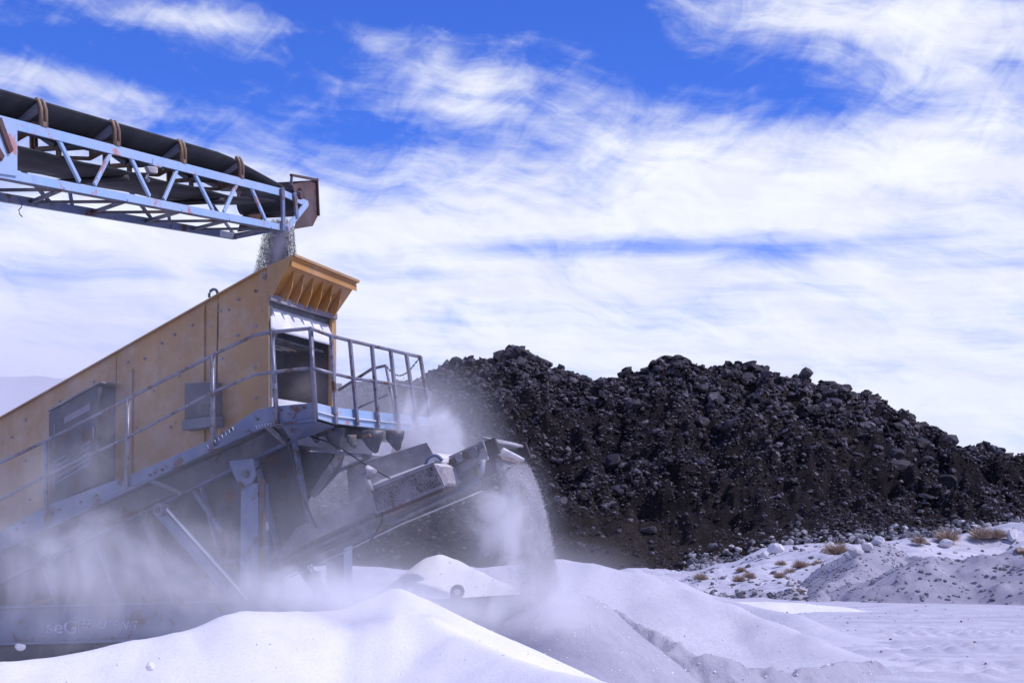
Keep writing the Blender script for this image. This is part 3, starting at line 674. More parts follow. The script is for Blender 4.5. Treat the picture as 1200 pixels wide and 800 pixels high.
# --- below the walkway
MB().prism(Npoly([(-130, 706), (57, 620), (249, 528), (311, 500), (345, 504), (333, 519), (230, 568), (210, 577), (135, 608), (0, 682), (-130, 745)], .55), U * .02).build('skirt_panel', M['grey'], machine, bevel=.004)
MB().bar(N(-130, 747, .5), N(0, 683, .5), .08, .03).build('skirt_flange', M['slate'], machine)
MB().bar(N(0, 683, .5), N(345, 515, .5), .08, .03).build('skirt_flange', M['slate'], machine)
MB().prism([N(331, 498, .1), N(369, 493, .1), E(392, 499, .12), N(342, 517, .5)], (0, 0, -.015)).build('platform_gusset', M['slate'], machine)
for (a, b) in (((27, 633), (62, 655)), ((175, 562), (212, 578)), ((310, 497), (337, 521))):
    MB().bar(N(*a, .03), N(*b, .45), .06, .05).build('walkway_bracket', M['grey'], machine, bevel=.004)
# hopper body panels (sloping in), individually visible between ribs
hb = [(-130, 745), (-40, 702), (50, 657), (110, 623), (165, 598), (235, 566), (300, 537), (345, 517)]
lo = [(-110, 800), (-5, 800), (95, 790), (160, 760), (215, 730), (272, 700), (330, 660), (362, 612)]
for k in range(7):
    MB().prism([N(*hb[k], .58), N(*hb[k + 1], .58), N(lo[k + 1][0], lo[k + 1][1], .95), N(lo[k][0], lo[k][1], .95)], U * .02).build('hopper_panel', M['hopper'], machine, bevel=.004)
for k in range(1, 8):
    MB().bar(N(*hb[k], .54), N(*lo[k], .91), .05, .07, up=tuple(U)).build('hopper_rib', M['slate'], machine, bevel=.004)
# funnel below the end platform
MB().prism([N(326, 528, .9), N(404, 530, .9), N(398, 552, 1.0), N(372, 580, 1.05), N(322, 575, 1.0)], U * .02).build('funnel_panel', M['grey'], machine, bevel=.004)
MB().bar(N(388, 530, .87), N(355, 588, .98), .12, .05, up=tuple(U)).build('funnel_rib', M['dark'], machine, bevel=.004)
MB().bar(N(402, 528, .85), N(366, 580, .95), .10, .04, up=tuple(U)).build('funnel_rib', M['dusty'], machine, bevel=.004)
MB().bar(N(327, 528, .87), N(322, 580, .95), .05, .05, up=tuple(U)).build('funnel_rib', M['dark'], machine)
MB().bar(N(333, 521, .8), N(436, 535, .8), .07, .05).build('funnel_beam', M['grey'], machine, bevel=.004)
MB().prism([N(338, 517, 1.3), N(372, 508, 1.3), N(440, 517, 1.3), N(436, 533, 1.3), N(345, 522, 1.3)], U * .4).build('pale_chute', M['curtain'], machine)
MB().prism([N(406, 547, 1.1), N(500, 518, 1.1), N(512, 540, 1.1), N(440, 590, 1.1), N(410, 600, 1.1)], U * .03).build('dusty_side_panel', M['dusty'], machine, bevel=.004)
MB().bar(N(396, 552, 1.05), N(436, 534, 1.05), .06, .03).build('dusty_panel_rail', M['grey'], machine)
for x_, y_, s in ((369, 508, 9), (393, 507, 17), (412, 515, 8), (437, 510, 18), (463, 510, 15)):
    c = N(x_, y_, .75); k = s / 95.0
    MB().tube([c + Vector((0, 0, .06)), c + Vector((0, 0, -.25 * k)), c + Vector((0, 0, -.7 * k)) - V * .02, c + Vector((0, 0, -1.15 * k)) - V * .05], [k * .75, k * .72, k * .45, .03], 9).build('discharge_sock', M['dark'], machine, smooth=True)
MB().prism([N(377, 502, .6), N(386, 501, .6), N(388, 505, .6), N(378, 506, .6)], U * .3).build('wood_block', M['brown'], machine)
MB().prism([N(424, 510, .6), N(432, 507.5, .6), N(434, 511, .6), N(425, 512, .6)], U * .3).build('wood_block', M['brown'], machine)
# under-deck beam
MB().bar(E(372, 506, .5), E(500, 512, .5), .10, .12).build('platform_beam', M['dark'], machine, bevel=.004)

# --- legs, braces, pivots
MB().prism(Npoly([(282, 566), (302, 566), (304, 712), (281, 712)], .2), U * .22).build('leg', M['slate'], machine, bevel=.006)
pv = MB().prism(Npoly([(270, 540), (298, 537), (301, 556), (296, 566), (288, 569), (280, 565), (275, 556)], .19), -U * .03).build('pivot_plate', M['slate'], machine, bevel=.004)
c = N(289, 555, .16); MB().tube([c, c - U * .05], .05, 12).build('pivot_pin', M['dark'], pv)
MB().prism(Npoly([(304, 560), (309, 562), (308, 640), (303, 640)], .2), U * .05).build('leg_face_strip', M['rust'], machine)
lg = MB().prism(Npoly([(304, 642), (309, 642), (309, 703), (304, 703)], .2), U * .05).build('leg_face_strip', M['brown'], machine); lg['label'] = 'pink sunlit lower strip of the leg, light put into its colour'  # strip colour stands in for pink sunlight on the leg's right face
MB().bar(N(186, 596, .25), N(284, 706, .25), .14, .12, up=tuple(U)).build('diagonal_brace', M['slate'], machine, bevel=.006)
MB().bar(N(194, 594, .20), N(291, 702, .20), .03, .03, up=tuple(U)).build('brace_edge', M['curtain'], machine)
c = N(188, 597, .16); MB().tube([c + U * .1, c - U * .05], .085, 16).build('brace_eye', M['grey'], machine, bevel=.004)
c2 = c - U * .052; MB().tube([c2, c2 - U * .012], .045, 12).build('brace_pin', M['cable'], machine)
MB().bar(N(168, 600, .4), N(205, 706, .4), .07, .06, up=tuple(U)).build('rear_brace', M['dark'], machine)
MB().bar(N(178, 600, .5), N(225, 650, .5), .09, .06, up=tuple(U)).build('rear_brace', M['rust'], machine)
MB().bar(N(228, 575, .5), N(262, 625, .5), .06, .06, up=tuple(U)).build('rear_brace', M['slate'], machine)
for x_, y_, h_ in ((262, 622, 40), (232, 655, 30), (168, 690, 26)):
    a = N(x_, y_, .45); b = N(x_ + 8, y_ + h_ * .55, .45); c_q = N(x_ + 2, y_ + h_ * .9, .35)
    MB().tube([a, a.lerp(b, .5) + Vector((0, 0, .02)), b, c_q], [.05, .055, .05, .045], 7).build('pipe_elbow', M['brown'], machine, smooth=True)
    MB().tube([c_q - V * .22, c_q + V * .12], .035, 7).build('cross_pipe', M['grey'], machine, smooth=True)
# far leg, far braces
MB().prism(Npoly([(382, 640), (403, 634), (403, 705), (382, 705)], 2.3), U * .2).build('leg', M['slate'], machine, bevel=.006)
MB().bar(N(352, 660, 2.2), N(384, 700, 2.2), .18, .12, up=tuple(U)).build('diagonal_brace', M['grey'], machine, bevel=.006)
MB().bar(N(360, 657, 2.1), N(386, 694, 2.1), .04, .03, up=tuple(U)).build('brace_edge', M['curtain'], machine)
# chassis
chs = MB().prism(Npoly([(-150, 716), (0, 713), (275, 706), (420, 701), (420, 742), (0, 753), (-150, 757)], .1), U * .08).build('chassis_beam', M['slate'], machine, bevel=.004)
MB().bar(N(-150, 715, .02), N(420, 700, .02), .12, .03).build('beam_flange', M['slate'], chs)
MB().bar(N(-150, 758, .02), N(420, 743, .02), .12, .03).build('beam_flange', M['slate'], chs)
MB().prism(Npoly([(-150, 762), (420, 747), (420, 775), (-150, 800)], .35), U * .3).build('track_frame', M['dark'], machine)
MB().prism(Npoly([(-150, 716), (420, 701), (420, 742), (-150, 757)], 2.3), U * .08).build('far_chassis_beam', M['slate'], machine)
# lettering on the chassis beam
def letters(txt, px, py, hpx, b, shear=0.0, name='lettering', bold=0.0, wpx=None):
    cu = bpy.data.curves.new(name, 'FONT'); cu.body = txt; cu.size = 1.0; cu.extrude = 0.004; cu.offset = bold; cu.shear = shear
    tmp = bpy.data.objects.new(name, cu); COL.objects.link(tmp)
    bpy.context.view_layer.update(); dg = bpy.context.evaluated_depsgraph_get()
    me = bpy.data.meshes.new_from_object(tmp.evaluated_get(dg)); bpy.data.objects.remove(tmp); bpy.data.curves.remove(cu)
    vv = np.array([v.co[:] for v in me.vertices]); h0, h1 = vv[:, 1].min(), vv[:, 1].max(); x0, x1 = vv[:, 0].min(), vv[:, 0].max()
    o_ = N(px, py, b); H = (N(px, py - hpx, b) - o_).length; Wd = (N(px + wpx, py, b) - o_).length
    for v in me.vertices:
        x = (v.co.x - x0) / (x1 - x0) * Wd; y = (v.co.y - h0) / (h1 - h0) * H; z = v.co.z
        v.co = o_ - V * x + Vector((0, 0, y)) - U * (z + .006)
    me.materials.clear(); me.materials.append(M['print']); o = link(name, me, chs); return o
letters('seG', 55, 741.5, 16, .1, bold=.012, wpx=35)
letters('EPAUTSING', 96, 735.5, 10.5, .1, shear=.25, bold=.008, wpx=65)
MB().prism([N(92, 740, .098), N(93, 740, .098), N(93, 724, .098), N(92, 724, .098)], -U * .004).build('lettering', M['print'], chs)
# hoses
def hose(pts, r, b0, b1=None, par=machine, mt='cable'):
    P_ = [Vector(N(x, y, b0 + ((b1 if b1 is not None else b0) - b0) * i / (len(pts) - 1))) for i, (x, y) in enumerate(pts)]
    out = []
    for i in range(len(P_) - 1):
        pm = P_[max(i - 1, 0)]; pn = P_[min(i + 2, len(P_) - 1)]
        for k in range(4):
            u = k / 4; out.append(0.5 * ((2 * P_[i]) + (P_[i + 1] - pm) * u + (2 * pm - 5 * P_[i] + 4 * P_[i + 1] - pn) * u * u + (-pm + 3 * P_[i] - 3 * P_[i + 1] + pn) * u ** 3))
    out.append(P_[-1]); return MB().tube(out, r, 6).build('hose', M[mt], par, smooth=True)
hose([(310, 497), (325, 505), (337, 520), (344, 545), (350, 568), (358, 590), (371, 618)], .018, .2, .6)
hose([(240, 570), (262, 560), (290, 556), (320, 535)], .012, .3)
hose([(98, 580), (130, 612), (190, 600), (215, 590)], .012, .3)
hose([(352, 508), (390, 520), (430, 545), (460, 562)], .010, .6)
hose([(0, 690), (40, 668), (60, 640)], .015, .4)
# coiled white cable ties under the walkway
tw = MB()
for k in range(16):
    a = N(243 + k * 4.2 if k < 8 else 300 + (k - 8) * 3.4, 523 - k * 3.0 if k < 8 else 500 - (k - 8) * .6, -.03); tw.tube([a + Vector((0, 0, .02)), a - Vector((0, 0, .02)) - V * .02], .006, 5)
tag(tw.build('cable_wrap', M['curtain'], machine), kind='stuff')

# ------------------------------------------------------------------ discharge conveyor
dc = empty('discharge_conveyor', tuple(N(440, 640, 1.2).xy) + (0,))
tag(dc, 'dust caked discharge conveyor pouring sand off its right end', 'conveyor')
CB = .9
MB().prism(Npoly([(566, 516), (520, 537), (430, 579), (300, 640), (200, 690), (200, 714), (300, 664), (430, 603), (524, 560), (572, 538)], CB), U * .03).build('side_frame', M['dusty'], dc, bevel=.004)
MB().prism([p + U * .78 for p in Npoly([(566, 516), (520, 537), (430, 579), (200, 690), (200, 714), (430, 603), (524, 560), (572, 538)], CB)], U * .03).build('side_frame', M['dusty'], dc)
hp_ = N(565, 529, CB + .04)
belt_top = [N(566, 519, CB + .06), N(430, 582, CB + .06), N(200, 694, CB + .06)]
MB().sheet([belt_top, [p + U * .66 for p in belt_top]], (0, 0, -.02)).build('belt', M['dusty'], dc)
MB().tube([hp_, hp_ + U * .72], .13, 20).build('head_pulley', M['belt'], dc, smooth=False)
for (px_, bb) in (((567, 585), 0), ((567, 585), 1)):
    pass
pl1 = [E(567, 517, -2.10), E(584, 514, -2.10), E(586, 531, -2.10), E(570, 536, -2.10)]
aa = (N(570, 526, CB) - C0).dot(V)
MB().prism(Npoly([(567, 517), (579, 512.5), (586, 530), (573, 535.5)], CB - .04), U * .04).build('head_plate', M['headplate'], dc, bevel=.003)
MB().prism(Npoly([(604, 523), (615, 517.5), (622, 536), (611, 541)], CB + .72), U * .04).build('head_plate', M['headplate'], dc, bevel=.003)
h1, h2 = N(580, 518, CB), N(612, 523, CB + .72)
MB().tube([h1, h2], .022, 8).build('tie_rod', M['dusty'], dc, smooth=True)
MB().tube([N(566, 513, CB), N(606, 521, CB + .72)], .02, 8).build('tie_rod', M['dusty'], dc, smooth=True)
MB().prism([N(582, 530, CB), N(590, 524, CB), N(615, 537, CB + .72), N(611, 542, CB + .72)], (0, 0, -.02)).build('apron', M['paleroll'], dc)
MB().prism([N(584, 534, CB), N(611, 542, CB + .7), N(612, 546, CB + .7), N(586, 538, CB)], -V * .03).build('scraper', M['rust'], dc)
# bearing and adjuster detail on the side
for x_, y_, r_, mt in ((557, 530, .07, 'dark'), (548, 533, .05, 'rust'), (541, 536, .06, 'dusty'), (533, 541, .04, 'rust')):
    c = N(x_, y_, CB); MB().tube([c, c - U * .06], r_, 10).build('bearing', M[mt], dc, bevel=.003)
MB().bar(N(524, 548, CB - .03), N(560, 531, CB - .03), .03, .03).build('adjuster_rod', M['dark'], dc)
MB().bar(N(526, 541, CB - .02), N(566, 521, CB - .02), .02, .05).build('frame_lip', M['dark'], dc)
# guard box with mesh face
Gp = [(434, 573), (508, 544), (520, 569), (441, 601)]
gb = MB().prism(Npoly(Gp, CB - .42), U * .38).build('guard_box', M['guard'], dc, bevel=.004)
gf = MB()
for i in range(4): gf.bar(N(*Gp[i], CB - .43), N(*Gp[(i + 1) % 4], CB - .43), .02, .035)
gf.build('guard_frame', M['dusty'], gb)
MB().prism([N(431, 571, CB - .44), N(508, 541, CB - .44), N(512, 538, CB), N(446, 562, CB)], (0, 0, -.015)).build('guard_lid', M['dusty'], gb)
MB().prism([N(508, 542, CB - .42), N(518, 546, CB - .35), N(526, 566, CB - .35), N(520, 570, CB - .42)], U * .3).build('end_chute', M['dusty'], gb, bevel=.01)
MB().bar(N(440, 604, CB - .4), N(520, 573, CB - .4), .03, .06).build('guard_rail', M['rust'], gb)
dr = MB(); c = N(509, 541, CB - .2); pts = [c + V * (0.13 * math.cos(a)) + Vector((0, 0, .13 * math.sin(a) - .05)) for a in np.linspace(-.2, 2.6, 12)]
dr.tube(pts, .022, 6); dr.build('hoop', M['slate'], dc, smooth=True)
dr = MB().tube([c + U * .0, c + U * .35], .11, 14).build('drum', M['paleroll'], dc, smooth=False, bevel=.01)
hk = MB().tube([N(436, 575, CB - .5), N(430, 562, CB - .5), N(427, 555, CB - .5), N(431, 550, CB - .5), N(437, 555, CB - .5)], [.03, .04, .05, .06, .07], 8).build('vent_pipe', M['dusty'], dc, smooth=True)
# return tubes
def ntube(pts, b, r, nm='return_tube', mt='grey'):
    return MB().tube([N(x, y, b) for x, y in pts], r, 8).build(nm, M[mt], dc, smooth=True)
ntube([(566, 538), (565, 552), (560, 562), (550, 570), (510, 588), (420, 631), (310, 684), (280, 698)], CB - .1, .035)
ntube([(548, 556), (536, 564), (500, 582), (420, 618), (300, 672)], CB + .1, .02)
ntube([(565, 575), (470, 614), (400, 648), (300, 694)], CB + .2, .010, 'return_cable', 'curtain')
ntube([(536, 556), (528, 568), (518, 574), (440, 606)], CB, .02, 'return_tube', 'dusty')
ntube([(448, 600), (447, 612), (440, 625), (433, 634)], CB - .45, .010, 'drop_cable', 'cable')
MB().prism(Npoly([(300, 668), (430, 607), (524, 564), (520, 574), (420, 622), (300, 682)], CB + .3), U * .02).build('return_belt', M['dark'], dc)
MB().bar(N(596, 548, CB + .1), N(606, 541, CB + .6), .02, .02).build('scraper_arm', M['dark'], dc)
# supports carrying the conveyor
for x_ in (330,):
    p = N(x_, 664 if x_ == 330 else 600, CB + .05)
    for off in (0, .75): MB().bar(p + U * off - Vector((0, 0, .06)), Vector((p.x, p.y, 0)) + U * off, .07, .07, up=tuple(U)).build('support_leg', M['slate'], dc)

# ------------------------------------------------------------------ half buried steel frame
bf = empty('buried_steel_beam', tuple(at(565, 720, 20.1)))
tag(bf, 'half buried steel beam with two round lugs under the sand hummock', 'steel beam')
bA, bB = at(505, 703.5, 20.15), at(622, 696, 20.15)
bw = (bB - bA).cross(Vector((0, 0, 1))).normalized()
MB().prism([bA, bB, bB - Vector((0, 0, .30)), bA - Vector((0, 0, .30))], -bw * .05).build('beam_web', M['dusty'], bf)
MB().bar(bA, bB, .14, .02).build('beam_flange', M['rust'], bf)
for x_, y_, r_ in ((536, 693, .09), (617, 688, .09)):
    Yq = 20.1
    c = at(x_, y_, Yq); d = (bB - bA).normalized()
    arc = [c + d * (r_ * math.cos(a)) + Vector((0, 0, r_ * math.sin(a))) for a in np.linspace(-.9, 3.3, 12)]
    lug = MB().prism(arc + [c + d * -r_ * .9 - Vector((0, 0, .1)), c + d * r_ * .7 - Vector((0, 0, .1))], bw * .06).build('lug', M['dark'], bf)
    lug_c = c + bw * (.062); MB().tube([lug_c, lug_c + bw * .01], r_ * .45, 12).build('lug_hole', M['paleroll'], lug)

# ------------------------------------------------------------------ stacking conveyor (upper left)
T0 = at(327, 224, 21.5); TL = at(0, 137, 14.9)
Dh = Vector((T0.x - TL.x, T0.y - TL.y, 0)).normalized(); Wn = Vector((Dh.y, -Dh.x, 0))   # Wn points to the camera side
def T(px, py, wd): return onplane(px, py, T0 - Wn * wd, Wn)
Dfull = (T0 - TL).normalized(); Upv = Wn.cross(Dfull); Upv = Upv if Upv.z > 0 else -Upv
CWD = 1.0
sc_ = empty('stacking_conveyor', (TL.x - Dh.x * 6, TL.y - Dh.y * 6, 0))
tag(sc_, 'light blue lattice conveyor with black belt reaching in from the upper left', 'conveyor')
def ext(p, k): return p - Dfull * k
topA, topB = T(0, 142, 0), T(331, 226, 0); botA, botB = T(0, 203, 0), T(333, 267, 0)
dt, db_ = (topB - topA).normalized(), (botB - botA).normalized()
MB().bar(topA - dt * 5, topB, .02, .10, up=tuple(Upv)).build('top_chord', M['blue'], sc_, bevel=.003)
MB().bar(topA - dt * 5 + Upv * .05 - Wn * .04, topB + Upv * .05 - Wn * .04, .08, .012, up=tuple(Upv)).build('chord_flange', M['blue'], sc_)
MB().bar(botA - db_ * 5, botB, .02, .09, up=tuple(Upv)).build('bottom_chord', M['blue'], sc_, bevel=.003)
MB().bar(botA - db_ * 5 - Upv * .045 - Wn * .04, botB - Upv * .045 - Wn * .04, .08, .012, up=tuple(Upv)).build('chord_flange', M['dark'], sc_)
webs = [((65.6, 158), (93, 213)), ((131, 176), (110.5, 217)), ((151, 180.5), (175, 230)), ((209, 195), (192, 234)), ((226, 199.6), (249, 246)), ((278.5, 213), (262, 249)), ((293, 217), (312, 260))]
for a, b in webs: MB().bar(T(*a, .015), T(*b, .015), .05, .03, up=tuple(Wn)).build('web_brace', M['blue'], sc_, bevel=.003)
gp = MB().prism([T(-60, 122, -.015), T(19, 141, -.015), T(19, 207, -.015), T(-60, 195, -.015)], Wn * .015).build('splice_plate', M['blue'], sc_, bevel=.004)
for a, b in (((-2, 140), (12, 178)), ((-10, 165), (2, 186))): MB().bar(T(*a, -.04), T(*b, -.04), .07, .04, up=tuple(Wn)).build('plate_rib', M['rust'], gp)
# webs out of frame
for k in range(6):
    s0 = topA - dt * (.9 + k * .8); s1 = botA - db_ * (.5 + k * .8 + (.8 if k % 2 else 0))
    MB().bar(s0, s1, .05, .03, up=tuple(Wn)).build('web_brace', M['blue'], sc_)
# far truss
MB().bar(topA - Wn * CWD - dt * 5, topB - Wn * CWD, .02, .09, up=tuple(Upv)).build('far_top_chord', M['slate'], sc_)
fbA, fbB = T(0, 231, CWD), T(275, 277, CWD)
MB().bar(fbA - (fbB - fbA).normalized() * 5, fbB, .07, .09, up=tuple(Upv)).build('far_bottom_chord', M['slate'], sc_, bevel=.003)
MB().bar(fbB, T(331, 266, CWD * .4), .05, .08, up=tuple(Upv)).build('end_strut', M['slate'], sc_)
nW = 9; LT = (topB - topA).length + 4.2; 
for k in range(nW):
    a = topB - Wn * CWD - dt * (LT * k / nW + .3); f = (fbA - fbB).normalized()
    b = fbB + f * (LT * (k + (.55 if k % 2 else -.1)) / nW + .1)
    MB().bar(a, b, .035, .03, up=tuple(Wn)).build('far_web_brace', M['slate'], sc_)
# bottom plane lacing: crossers and diagonals
nB = 8
for k in range(nB):
    a = botB - db_ * (.5 + k * (LT - .4) / nB); b = fbB + f * (k * (LT - .4) / nB + .02)
    MB().bar(a - Upv * .04, b, .045, .035).build('bottom_crosser', M['dark'], sc_)
    b2 = fbB + f * ((k + 1) * (LT - .4) / nB + .02)
    MB().bar(a - Upv * .045, b2, .035, .03).build('bottom_lacing', M['dark'], sc_)
# belts
def off(p, wd, up): return p - Wn * wd + Upv * up
def belt_rows(profile, L0, L1, n, taper=None):
    rows = []
    for i in range(n + 1):
        s = L0 + (L1 - L0) * i / n; row = []
        k = 1.0 if taper is None else taper(s)
        for wd, up in profile: row.append(off(topB - dt * s, wd, .06 + (up - .0) * k))
        rows.append(row)
    return rows
prof_b = [(.03, .24), (.10, .19), (.20, .11), (.30, .06), (.5, .05), (.7, .06), (.8, .11), (.90, .19), (.97, .24)]
MB().sheet(belt_rows(prof_b, -.15, LT, 26, lambda s: min(1, .12 + max(s + .15, 0) / 2.2)), Upv * .018).build('carrying_belt', M['belt'], sc_, smooth=True)
prof_r = [(.05, -.20), (.3, -.22), (.5, -.23), (.7, -.22), (.97, -.20)]
rows = []
for i in range(31):
    s = .1 + LT * i / 30; sag = .008 * math.sin(i * 1.2)
    rows.append([off(topB - dt * s, wd, up * min(1, .6 + s * .25) + sag) for wd, up in prof_r])
MB().sheet(rows, Upv * .015).build('return_belt', M['belt'], sc_, smooth=True)
for px_ in (150, 262, 20):
    c = T(px_, 178 + (px_ - 20) * .235, .05); MB().tube([c, c - Wn * .9], .035, 10).build('return_roller', M['belt'], sc_, smooth=True)
# troughing idlers
def idler(px, first=False, s=None):
    p = T(px, 135 + px * .262, 0) if s is None else topB - dt * s
    id_ = empty('idler', tuple(p)); id_.parent = sc_; id_.matrix_parent_inverse = Matrix.Translation(-sc_.location)
    def ip(mb, n, m, **k):
        o = mb.build(n, M[m], None, **k); o.parent = id_; o.matrix_parent_inverse = Matrix.Translation(-id_.location); return o
    base = lambda wd, up, al=0: p - Wn * wd + Upv * up + Dfull * al
    ip(MB().bar(base(-.02, .02), base(CWD + .02, .02), .07, .05, up=tuple(Upv)), 'base_angle', 'brown', bevel=.003)
    for sgn, w0 in ((1, 0.0), (-1, CWD)):
        for al in (-.045, .045):
            ip(MB().tube([base(w0, .0, al), base(w0, .17, al), base(w0 + sgn * .02, .24, al), base(w0 + sgn * .05, .275, al)], .024, 6), 'ear', 'brown', smooth=True)
        ip(MB().tube([base(w0 + sgn * .04, .22), base(w0 + sgn * .28, .05)], .055, 10), 'wing_roller', 'grey', smooth=False)
        ip(MB().bar(base(w0 + sgn * .30, .02), base(w0 + sgn * .30, -.12), .04, .05, up=tuple(Wn)), 'stub', 'brown')
    ip(MB().tube([base(.32, .03), base(.68, .03)], .05, 10), 'centre_roller', 'grey', smooth=False)
    ip(MB().bar(base(.05, .0), base(.33, -.12), .04, .04, up=tuple(Dfull)), 'diagonal_angle', 'brown')
    ip(MB().bar(base(.33, -.12), base(CWD - .02, -.06), .05, .04, up=tuple(Upv)), 'lower_angle', 'brown')
for px_ in (51, 137, 215, 283): idler(px_)
for s in (LT - 1.0, LT - 2.2): idler(0, s=s)
# head end: posts, diagonal, chute
for (a, b, m_) in (((331, 220), (332, 270), 'slate'), ((345, 226), (348, 256), 'slate')):
    MB().bar(T(*a, -.04), T(*b, -.04), .09, .03, up=tuple(Wn)).build('end_post', M[m_], sc_, bevel=.003)
MB().bar(T(360, 238, -.02), T(336, 268, -.02), .08, .04, up=tuple(Wn)).build('end_diagonal', M['blue'], sc_, bevel=.003)
MB().bar(T(331, 226, -.01), T(360, 239, -.01), .02, .09, up=tuple(Upv)).build('end_chord', M['blue'], sc_, bevel=.003)
hc = T(352, 234, .06); MB().tube([hc, hc - Wn * .9], .17, 20).build('head_pulley', M['belt'], sc_)
hch = T(350, 229, -.06); MB().tube([hch, hch + Wn * .05], .06, 10).build('bearing', M['rust'], sc_)
side = [(342, 216), (371, 211), (373, 252), (366.5, 265), (345, 268.5), (352, 245)]
cs = MB().prism([T(x, y, .06) for x, y in side], -Wn * .012).build('chute_side_plate', M['rust'], sc_)
MB().prism([T(x, y, .06) - Wn * .85 for x, y in side], -Wn * .012).build('chute_side_plate', M['rust'], sc_)
e0, e1 = T(371.5, 211, .05), T(373.5, 252, .05)
MB().prism([e0, e1, e1 - Wn * .87, e0 - Wn * .87], Dh * .015).build('deflector_plate', M['rust'], sc_)
MB().bar(T(342, 205, .05), T(341, 217, .05), .03, .03, up=tuple(Wn)).build('chute_frame', M['dark'], sc_)
MB().bar(T(341, 205, .05), T(372, 211, .05), .03, .04, up=tuple(Wn)).build('chute_frame', M['rust'], sc_)
MB().bar(T(371.5, 209, .04), T(373.5, 253, .04), .03, .03, up=tuple(Wn)).build('chute_frame', M['rust'], sc_)
# junction box hanging under the top chord, dangling wire
jb = MB().prism([T(174, 186, .04), T(184, 189, .04), T(184, 197, .04), T(174, 194, .04)], Wn * .06).build('junction_box', M['blue'], sc_, bevel=.004)
MB().prism([T(168, 195, .03), T(180, 196, .03), T(179, 204, .03), T(171, 202, .03)], Wn * .05).build('lamp_bracket', M['dusty'], sc_, bevel=.006)
MB().tube([T(173, 203, .02), T(171, 209, .02), T(174, 212, .02)], .02, 6).build('hook', M['grey'], sc_)
wr = [T(x, y, .8) for x, y in ((22, 233), (26, 238), (25, 243), (22, 246), (23, 251), (26, 254))]
MB().tube(wr, .006, 5).build('loose_wire', M['cable'], sc_)
# legs of the conveyor stand outside the frame to the left
for wd in (0, CWD):
    q = topA - dt * 3.8 - Wn * wd
    MB().bar(q - Upv * .4, Vector((q.x, q.y, 0)), .12, .12, up=tuple(Wn)).build('support_leg', M['slate'], sc_)

# ------------------------------------------------------------------ pale stones, shrubs at the hill foot
def g_at(px, py):
    """march along the view of the bank region until it meets the terrain"""
    lo_, hi_ = 56.0, 149.0; best = None
    for Yq in np.arange(lo_ if px < 900 else 80.0, hi_, 0.5):
        p = at(px, py, Yq); z = float(ground_z(np.array([p.x]), np.array([p.y]))[0])
        if p.z <= z: return Vector((p.x, p.y, z))
    return at(px, py, 140)
bpy.context.view_layer.update(); _dg = bpy.context.evaluated_depsgraph_get()
def seat(px, py):
    hit, loc, _n, _i, ob, _m = S.ray_cast(_dg, cam.location, ray(px, py).normalized(), distance=400)
    return loc.copy() if hit and ob.name.startswith(('ground', 'sand_bank')) else at(px, py, 100)
stones = [
    (1002, 647, .85, 'large pale boulder left of the two upright ones beside the big straw shrub', None),
    (1016, 641, .75, 'upright cream boulder, middle one of the pale trio at the bank top', None),
    (1029, 634, .75, 'bluish pale boulder at the very top left corner of the flat topped bank', None),
    (973, 638, .55, 'pale stone just left of the big straw shrub', None),
    (910, 643, .8, 'flat pale pinkish slab at the hill foot left of the shrubs', None),
    (897, 650, .6, 'jagged whitish stone below the flat pinkish slab', None),
    (1110, 636, .7, 'white stone half hidden by the shrub on the flat topped bank', None),
    (1187, 628, 1.0, 'large white rock at the right edge on the bank top', None),
]
for x_, y_, s, lab, _ in stones:
    p = g_at(x_, y_ + 4) if x_ < 1000 else seat(x_, y_ + 5)
    k = p.y / 84.0
    o = put_rock('pale_boulder', random.choice(palem), p + Vector((0, 0, s * .25)), s * k * .62); o['label'] = lab; o['category'] = 'boulder'
o = put_rock('grey_boulder', bmeshes[3], hill_pos(np.array([926.]), np.array([.08])) and Vector([float(q[0]) for q in hill_pos(np.array([926.]), np.array([.08]))]) + Vector((0, 0, .3)), .9)
tag(o, 'single rounded grey boulder lying alone low on the dark slope', 'boulder')
o = put_rock('brown_stone', rockmesh('brown_stone', 2, 77, M['brown'], cuts=9), seat(1195, 647), .3); tag(o, 'brown stone at the right picture edge on the grey bank', 'stone')
o = put_rock('rusty_stone', rockmesh('rusty_stone', 2, 78, M['brown'], cuts=9), at(938, 692, 61.0), .2, sq=(1.7, 1, .6)); tag(o, 'flat rusty orange stone on the small stony mound', 'stone')
# pale rubble between hill and banks
n = 5200
yy = rng.uniform(60, 148, n); pxx = rng.uniform(770, 1260, n) ; X = (pxx - 600) / F * yy
keep = fbm(X * .12, yy * .12, 3) > (-.05 + .25 * (yy < 100)); X, yy = X[keep], yy[keep]
s = .03 + .20 * rng.random(len(X)) ** 6
joined_rocks('scattered_stones', np.stack([X, yy, ground_z(X, yy) + s * .2], -1), s, M['palerubble'], gr)
# dark blocks spilling over the edge
n = 900
pxx = np.concatenate([rng.normal(825, 14, 260), rng.uniform(840, 1230, n - 260)]); base_t = rng.normal(-.0, .025, n)
X, Y, Z = hill_pos(pxx, np.maximum(base_t, -.08)); s = .1 + .35 * rng.random(n) ** 3
joined_rocks('scattered_stones', np.stack([X, Y, Z + s * .4 + .3], -1), s, M['palerubble'], gr)
